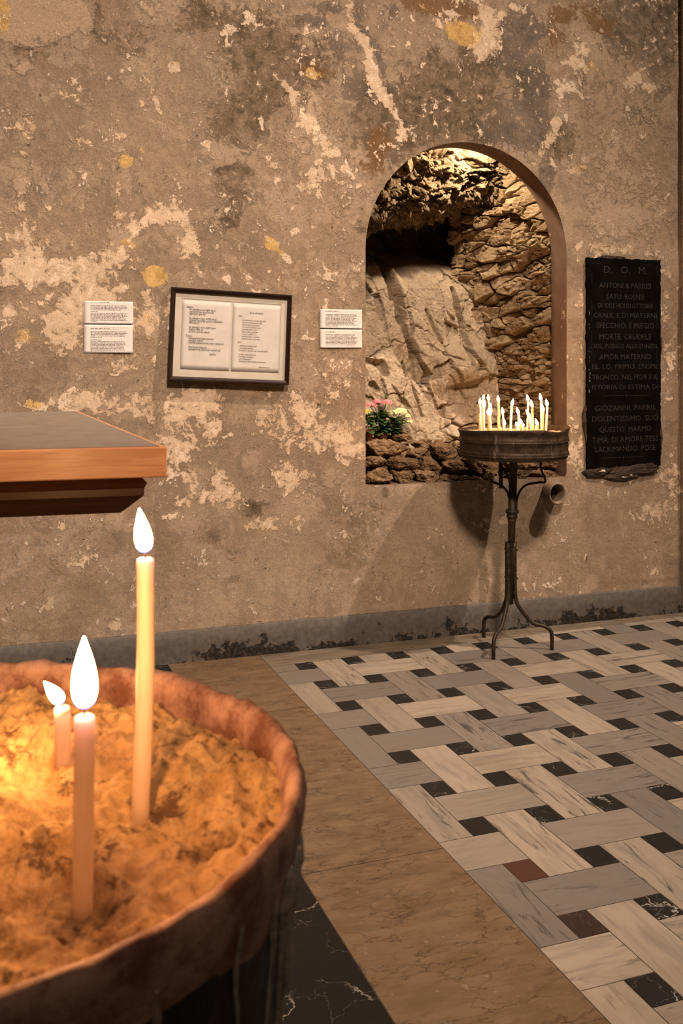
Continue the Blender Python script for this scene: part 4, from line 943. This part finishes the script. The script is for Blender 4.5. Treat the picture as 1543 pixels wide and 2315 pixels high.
def build_frame():
    c = wall_pt(520, 762, -.03); TL = wall_pt(388, 652, -.035); TR = wall_pt(662, 664, -.035); BR = wall_pt(652, 868, -.035); BL_ = wall_pt(379, 864, -.035)
    w = ((TR-TL).length+(BR-BL_).length)/2; h = ((TL-BL_).length+(TR-BR).length)/2
    ctr = (TL+TR+BR+BL_)/4
    ang = (math.atan2(TL.x-BL_.x, TL.z-BL_.z)+math.atan2(TR.x-BR.x, TR.z-BR.z))/2
    root = empty('picture_frame', (ctr.x, -.006, ctr.z), (-.035, ang, 0)); tag(root, 'dark wooden picture frame with two typed prayer pages, hung slightly crooked on the wall', 'picture frame')
    fw, d = .022, .034
    V = []; F = []
    def lp(k, y): return [(-w/2+k, y, -h/2+k), (w/2-k, y, -h/2+k), (w/2-k, y, h/2-k), (-w/2+k, y, h/2-k)]
    prof = [(0, 0), (0, -d*.8), (.003, -d), (.008, -d), (.013, -d*.86), (fw-.004, -d*.78), (fw, -d*.7), (fw, -.006)]
    for k, y in prof: V += lp(k, y)
    for j in range(len(prof)-1):
        for i in range(4): F.append((j*4+i, j*4+(i+1) % 4, (j+1)*4+(i+1) % 4, (j+1)*4+i))
    F.append((3, 2, 1, 0))
    mesh_py('frame', V, F, M['frame'], root)
    g = G(); g.box((-w/2+fw*.8, -.012, -h/2+fw*.8), (w/2-fw*.8, -.004, h/2-fw*.8)); g.build('mat', M['mat'], root, False)
    # bevelled mat opening as a thin raised lip
    iw, ih = w-.098, h-.098; V = []; F = []
    for k, y in ((0, -.0122), (.0015, -.0142), (-.0, -.0142), (-.030, -.0142)):
        V += [(-iw/2+k, y, -ih/2+k), (iw/2-k, y, -ih/2+k), (iw/2-k, y, ih/2-k), (-iw/2+k, y, ih/2-k)]
    for j in (0, 1, 2):
        for i in range(4): F.append((j*4+i, j*4+(i+1) % 4, (j+1)*4+(i+1) % 4, (j+1)*4+i))
    mesh_py('mat_window', V, F, M['mat'], root)
    pw = iw*.475; ph = ih*.945
    p1 = sheet('page', pw, ph, M['page'], root, .0016, 11); p1.location = (-iw/2+pw/2+.010, -.0125, .001)
    p2 = sheet('page', pw, ph*1.0, M['page'], root, .0016, 12); p2.location = (iw/2-pw/2-.006, -.0120, .001)
    t1 = "Rabbim,\n     Bu yaktığım mum IŞIK olsun,\n     zorunlarımda, kararlarımda\n     SEN beni aydınlat!\n\n     Bu yaktığım mum ATEŞ olsun,\n     içimdeki bencilliği, gururu, kötülükleri\n     SEN yak at!\n\n     Bu yaktığım mum ALEV olsun,\n     Kalbimi SEN ısıt\n     ve bana sevmeyi öğret!\n\nTanrım,\n     Kilisende fazla kalamıyorum,\n     yaktığım mumla\n     ardımda benden birşey kalsın istiyorum.\n\n     Onunla gün boyunca,\n     uğraşlarımda ellerimden tutmanı et!\n\n                                        AMİN."
    tp = text_part('print', t1, .0125, M['ink'], p1, (-pw/2+.020, -.0036, ph/2-.036), 'LEFT', .0002, 1.0, space=.92)
    xs_ = [v.co.x for v in tp.data.vertices]; zs_ = [v.co.z for v in tp.data.vertices]
    tp.data.transform(Matrix.Diagonal((pw*.79/(max(xs_)-min(xs_)), 1, ph*.70/(max(zs_)-min(zs_)), 1)))
    L = [(.02, .060, .125, 1.6)]
    rows = [(-.092,-.07,.105,1)]+[(-.072, -.072+k, .085-.0115*i, 1) for i, k in enumerate((.12,.10,.088,.096,.078,.082,.072,.092,.10))]+[(-.092,-.07,-.025,1)]+[(-.082,-.082+k, -.042-.0115*i, 1) for i, k in enumerate((.085,.07,.145))]+[(-.082,-.082+k, -.085-.0115*i, 1) for i, k in enumerate((.085,.07,.06,.14))]+[(.02,.075,-.145,1)]
    o = words('print', [(-.035,.035,.122,1.5)]+rows, p2, M['inkg'], 21, hgt=.0036); o.location = (0, -.0034, 0)
    # glass
    g = G(); g.box((-w/2+fw*.85, -.0235, -h/2+fw*.85), (w/2-fw*.85, -.0215, h/2-fw*.85))
    n = NT('picture_glass'); tr = n.n('ShaderNodeBsdfTransparent'); gl = n.n('ShaderNodeBsdfGlossy'); gl.inputs['Roughness'].default_value = .06; mx = n.n('ShaderNodeMixShader'); mx.inputs[0].default_value = .045
    n.l(tr.outputs[0], mx.inputs[1]); n.l(tr.outputs[0], mx.inputs[1]); n.l(gl.outputs[0], mx.inputs[2]); n.l(mx.outputs[0], n.out.inputs['Surface'])
    g.build('glass', n.m, root, False)
build_frame()

def build_plaque():
    TL = wall_pt(1323, 583); BR = wall_pt(1490, 1052); w = BR.x-TL.x; h = TL.z-BR.z; c = ((TL.x+BR.x)/2, 0, (TL.z+BR.z)/2)
    root = empty('memorial_plaque', c); tag(root, 'tall black stone memorial plaque with worn carved lettering right of the niche', 'plaque')
    # slab with a ragged outline
    n = 60; P = []
    def rag(i, s): return .004*mnoise.noise(Vector((i*.9, s, 0)))+.006*mnoise.noise(Vector((i*.23, s+4, 0)))
    for i in range(n): P.append((-w/2+w*i/n, -h/2+rag(i, 1)))
    for i in range(n*2): P.append((w/2+rag(i, 2)-.004, -h/2+h*i/(2*n)))
    for i in range(n): P.append((w/2-w*i/n, h/2+rag(i, 3)))
    for i in range(n*2): P.append((-w/2+rag(i, 4), h/2-h*i/(2*n)))
    V = [(x, -.016, z) for x, z in P]+[(x*1.004, .004, z*1.002) for x, z in P]; m = len(P)
    F = [tuple(range(m))]+[(i, (i+1) % m, m+(i+1) % m, m+i) for i in range(m)]
    mesh_py('slab', V, F, M['plaque'], root)
    # engraved border line and inscription
    b = .030; r = random.Random(4)
    class BL_:
        @staticmethod
        def box(a, c_): gg = G(); gg.box(a, c_); gg.build('border_stroke', M['carve'], root, False)
    g = BL_
    for (x0, z0, x1, z1) in ((-w/2+b, h/2-b, -w/2+b+.06, h/2-b), (w/2-b-.10, h/2-b, w/2-b, h/2-b), (-w/2+b, h/2-b, -w/2+b, h/2-.20), (w/2-b, h/2-b, w/2-b, -h/2+.12), (-w/2+b, h/2-.3, -w/2+b, h/2-.6)):
        k = max(2, int(math.hypot(x1-x0, z1-z0)/.05))
        for i in range(k):
            if r.random() < .75:
                xa, za = x0+(x1-x0)*i/k, z0+(z1-z0)*i/k; q = r.uniform(.001, .0028); g.box((xa-q/2, -.0168, za-q/2), (xa+(x1-x0)/k+q/2, -.0150, za+(z1-z0)/k+q/2) if x1 > x0 else (xa+q/2, -.0150, za+q/2+abs(z1-z0)/k))
    for zz in (.263+.03, .05-.0):
        pass
    def zpx(y): return wall_pt(1410, y).z-c[2]
    for y, x0, x1 in ((894, 1360, 1462), (1033, 1360, 1450)):
        a = wall_pt(x0, y).x-c[0]; e = wall_pt(x1, y).x-c[0]; mid = (a+e)/2
        g.box((a, -.0168, zpx(y)-.001), (mid-.014, -.015, zpx(y)+.001)); g.box((mid+.014, -.0168, zpx(y)-.001), (e, -.015, zpx(y)+.001)); g.box((mid-.004, -.017, zpx(y)-.004), (mid+.004, -.015, zpx(y)+.004))
    pass
    lines = [('D.   O.   M.', 612, 1.45, 0), ('ANTONI & PARRISI', 647, 1.05, .0), ('SATU. ROSNSI', 672, 1.05, .0), ('DI XXLE HOI DI OTTOBRE', 692, .95, 0), ('CRALE. E DI MATERNI', 714, 1.0, 0), ('SPECCHIO. E PREGIO', 737, 1.1, -.0), ('MORTE. CRUDELE', 762, 1.1, 0), ('SOL. PUDICO ALLA ENNEDI', 783, .92, 0), ('AMOR MATERNO', 807, 1.1, 0), ('EL. LO. PRIMO. ENSPIL', 829, 1.0, -.0), ('TRONCO. NEL FIOR SUL', 853, 1.05, -.0), ('ISTORIA DI ESTIMA DI', 875, .92, 0), ('GIOZANNI. PARRIS', 922, 1.05, 0), ('DOLENTISSIMO. SUO', 946, 1.08, 0), ('QUESTO. MARMO', 970, 1.05, 0), ('TIMA. DI AMORE TESS', 993, 1.1, 0), ('LACRIMANDO. POSE', 1014, 1.05, 0)]
    wd = {0: .30, 1: .36, 2: .26, 3: .38, 4: .44, 5: .40, 6: .36, 7: .44, 8: .36, 9: .46, 10: .46, 11: .46, 12: .42, 13: .46, 14: .36, 15: .46, 16: .42}
    for i, (s, y, k, dx) in enumerate(lines):
        o = text_part('inscription', s, .040*k, M['carve'], root, (.005, -.0161, zpx(y)-.012*k), 'CENTER', .0004, 1.0)
        bw = max(v.co.x for v in o.data.vertices)-min(v.co.x for v in o.data.vertices); o.data.transform(Matrix.Scale(wd[i]*.97*w/.50/bw, 4, (1,0,0)))
    # broken mortar below and round the edges
    def lump(name, cx, cz, rx, rz, seed, mat='mortar', ry=.02):
        o = rock(name, (cx, -.002, cz), (rx, ry, rz), 0, seed, None, mat, None, None); o.parent = root; o.rotation_euler = (0, 0, 0)
        for k in ('label', 'category', 'group'):
            if k in o: del o[k]
        return o
    lump('mortar_bed', .06, -h/2-.012, w*.36, .046, 301); lump('mortar_bed', .01, -h/2-.040, .13, .038, 309); lump('mortar_bed', -.16, -h/2-.014, .095, .040, 302); lump('mortar_bed', w/2-.0, -h/2+.16, .016, .11, 303, ry=.012); lump('mortar_bed', -w/2-.004, -h/2+.26, .018, .12, 304, ry=.012); lump('mortar_bed', w/2+.002, h/2-.50, .014, .07, 305, ry=.012); lump('mortar_bed', -.09, h/2+.004, .09, .016, 306, ry=.012)
    for i in range(16):
        z = r.uniform(-.16, .30); lump('plaster_flake', -w/2+.016+r.uniform(-.003, .003), z, r.uniform(.003, .006), r.uniform(.006, .026), 320+i, 'flake', .017)
    lump('plaster_flake', -.15, -h/2-.018, .03, .012, 350, 'flake', .024); lump('plaster_flake', .0, -h/2-.055, .022, .006, 351, 'flake', .022); lump('plaster_flake', .04, -h/2-.045, .012, .006, 352, 'flake', .024)
build_plaque()

# clay pipe stub
def build_pipe():
    c = wall_pt(1242, 1112); f = wall_pt(1250, 1112, -.07)
    root = empty('drain_pipe', c, (0, 0, math.atan2(f.x-c.x, .07)*1.0+.30)); tag(root, 'short clay pipe stub poking from the wall below right end of the niche', 'pipe')
    V = []; F = []; seg = 40; prof = [(.050, .03), (.050, -.03), (.053, -.062), (.055, -.074), (.052, -.080), (.046, -.080), (.043, -.072), (.042, -.03), (.042, .03)]
    for (r, y) in prof:
        for i in range(seg):
            a = 2*PI*i/seg; q = 1+.02*mnoise.noise(Vector((math.cos(a), math.sin(a), y*9))); V.append((r*q*math.cos(a), y, r*1.12*q*math.sin(a)))
    for j in range(len(prof)-1):
        for i in range(seg):
            i2 = (i+1) % seg; F.append((j*seg+i, j*seg+i2, (j+1)*seg+i2, (j+1)*seg+i))
    mesh_py('pipe_wall', V, F, M['pipe'], root, True)
    V = [(.042*math.cos(2*PI*i/seg), -.005, .047*math.sin(2*PI*i/seg)) for i in range(seg)]
    mesh_py('bore', V, [tuple(range(seg))], M['dark'], root)
build_pipe()

# ================================================================== FLOWER POTS
def leaf_geo(g, base, dirv, L, W, up=.5, cup=.25, fold=.15):
    d = Vector(dirv).normalized(); s = d.cross(Vector((0,0,1)))
    s = s.normalized() if s.length > .05 else Vector((1,0,0)); u = s.cross(d)
    n = 9; V = []; F = []
    for i in range(n+1):
        t = i/n; w = W*math.sin(PI*min(1, t**.75))**.8*(1+.10*math.sin(t*22))+.0008; c = Vector(base)+d*L*t+u*(-cup*L*t*t)
        for k in (-1, -.5, 0, .5, 1): V.append(c+s*w*k+u*(abs(k)*fold*W))
    for i in range(n):
        for k in range(4): F.append((i*5+k, i*5+k+1, (i+1)*5+k+1, (i+1)*5+k))
    g.add(V, F)
def floret(g, c, nrm, r):
    n = Vector(nrm).normalized(); s = n.orthogonal().normalized(); t = n.cross(s); a0 = random.random()*PI
    for k in range(4):
        a = a0+k*PI/2; d = s*math.cos(a)+t*math.sin(a); e = n.cross(d); b = Vector(c)
        g.add([b, b+d*r*.6+e*r*.42+n*r*.15, b+d*r*1.05+n*r*.05, b+d*r*.6-e*r*.42+n*r*.15], [(0,1,2,3)])
    g.add([Vector(c)+n*r*.2+s*r*.2, Vector(c)+n*r*.2+t*r*.2, Vector(c)+n*r*.2-s*r*.2, Vector(c)+n*r*.2-t*r*.2], [(0,1,2,3)])
def plant(x, ytop, ybot, hw, t, pot, label, heads, petal, leaves, lrad, lh, seed):
    random.seed(seed)
    a = wall_pt(x, ytop, t); b = wall_pt(x, ybot, t); R = hw*KPX*1.05; hgt = a.z-b.z
    root = empty('potted_plant', b); tag(root, label, 'potted plant', 'flower pots on the niche stones')
    g = G(); g.lathe([(R*.68, 0), (R*.84, hgt*.66), (R*.98, hgt*.68), (R, hgt), (R*.9, hgt), (R*.86, hgt*.8)], 32); g.build('pot', M[pot], root)
    g = G(); g.lathe([(.002, hgt*.86), (R*.87, hgt*.84)], 24, cap0=True, cap1=False); g.build('soil', M['soil'], root)
    g = G()
    for k in range(leaves):
        an = random.uniform(0, 2*PI); lv = random.random(); q = Vector((math.cos(an), math.sin(an), 0))
        base = Vector((0,0,hgt*.9))+q*R*random.uniform(.1, .75)+Vector((0,0,lh*lv)); L = random.uniform(.042, .062)*lrad
        leaf_geo(g, base, q+Vector((0,0,random.uniform(-.15, .8))), L, L*random.uniform(.34, .44), cup=.35, fold=.1)
    for (cx, cy, cr, n) in heads:
        c = wall_pt(cx, cy, t-.01)-b; g.tube([Vector((0,0,hgt)), Vector((c.x*.4, 0, hgt+c.z*.4)), c-Vector((0,0,.01))], .0022, 6, 3)
    g.build('foliage', M['leaf'], root)
    for (cx, cy, cr, n) in heads:
        c = wall_pt(cx, cy, t-.01)-b; cr *= KPX; g = G()
        for k in range(n):
            v = Vector((random.gauss(0,1), random.gauss(0,1), abs(random.gauss(.4,.7)))).normalized()
            floret(g, c+Vector((v.x*cr*1.1, v.y*cr*.8, v.z*cr*.62-cr*.2)), v+Vector((0,-.5,.3)), .0095)
        g.build('flower_cluster', petal, root, False)
    return root, b, hgt
plant(832, 972, 999, 11.5, .24, 'terrad', 'dark red flower pot against the left jamb showing one orange bloom', [(827,930,7,22)], M['orange'], 26, .9, .10, 1)
rt, b, hg = plant(860, 975, 1000, 19.5, .31, 'terra', 'terracotta pot of pink-flowered kalanchoe, middle of the three pots', [(836,914,9,34), (852,907,8,30), (873,909,11,44), (846,916,6,18)], M['pink'], 95, 1.0, .105, 2)
g = G(); c = wall_pt(873, 902, .36)-b; leaf_geo(g, c, (-.25, .1, 1), .062, .033, cup=.15); g.tube([Vector((0,0,hg)), c*.6+Vector((0,0,.02)), c+Vector((0,0,.004))], .0025, 6, 4); g.build('tall_leaf', M['leafb'], rt)
g = G(); c2 = wall_pt(868, 904, .34)-b; leaf_geo(g, c2, (-.85, 0, .75), .055, .010, cup=.1); o = g.build('leaf_edge', M['leafy'], rt)
plant(893, 977, 1000, 17, .38, 'terrad', 'flower pot of pale yellow-green kalanchoe, right of the three pots', [(905,929,14,62), (920,940,7,20), (889,932,9,30), (926,952,6,18), (888,946,6,14)], M['cream'], 80, .95, .085, 3)

# ================================================================== LIGHT
def lamp(name, typ, loc, energy, col, target=None, **kw):
    l = bpy.data.lights.new(name, typ); l.energy = energy; l.color = col
    for k, v in kw.items(): setattr(l, k, v)
    o = bpy.data.objects.new(name, l); o.location = loc; link(o)
    if target is not None: o.rotation_euler = (Vector(target)-Vector(loc)).to_track_quat('-Z', 'Y').to_euler()
    return o
lamp('nave_spotlight', 'SPOT', (6.5, -3.7, 9.3), 4700, (1.0, .82, .67), (1.3, -.8, .3), spot_size=math.radians(40), spot_blend=.75, shadow_soft_size=.10)
lamp('front_fill', 'SPOT', (.5, -7.4, 7.6), 5000, (1.0, .80, .65), (.9, 0, .55), spot_size=math.radians(44), spot_blend=1.0, shadow_soft_size=.5)  # added soft fill from behind the camera, no lamp known there
lamp('niche_lamp', 'SPOT', (wall_pt(1075, 352, .22).x, .225, 2.705), 50, (1.0, .80, .57), (2.45, .78, 1.75), spot_size=math.radians(146), spot_blend=.22, shadow_soft_size=.018)
w = bpy.data.worlds.new('dim_church'); sc.world = w; w.use_nodes = True
bg = w.node_tree.nodes['Background']; bg.inputs[0].default_value = (1.0, .72, .48, 1); bg.inputs[1].default_value = .06

# ================================================================== CAMERA
cam = bpy.data.cameras.new('camera'); co = bpy.data.objects.new('camera', cam); link(co)
co.location = (0, -DC, H); co.rotation_euler = (PI/2, 0, -YAW)
cam.sensor_fit = 'AUTO'; cam.sensor_width = 36; cam.lens = 36*FPX/2315
cam.shift_y = -(2315/2-HY)/2315
cam.clip_start = .02
cam.dof.use_dof = True; cam.dof.focus_distance = 5.1; cam.dof.aperture_fstop = 35.27/2.3
sc.camera = co
vs = sc.view_settings; vs.view_transform = 'Standard'; vs.look = 'None'; vs.exposure = 0.0; vs.gamma = 1.0
vs.use_curve_mapping = False
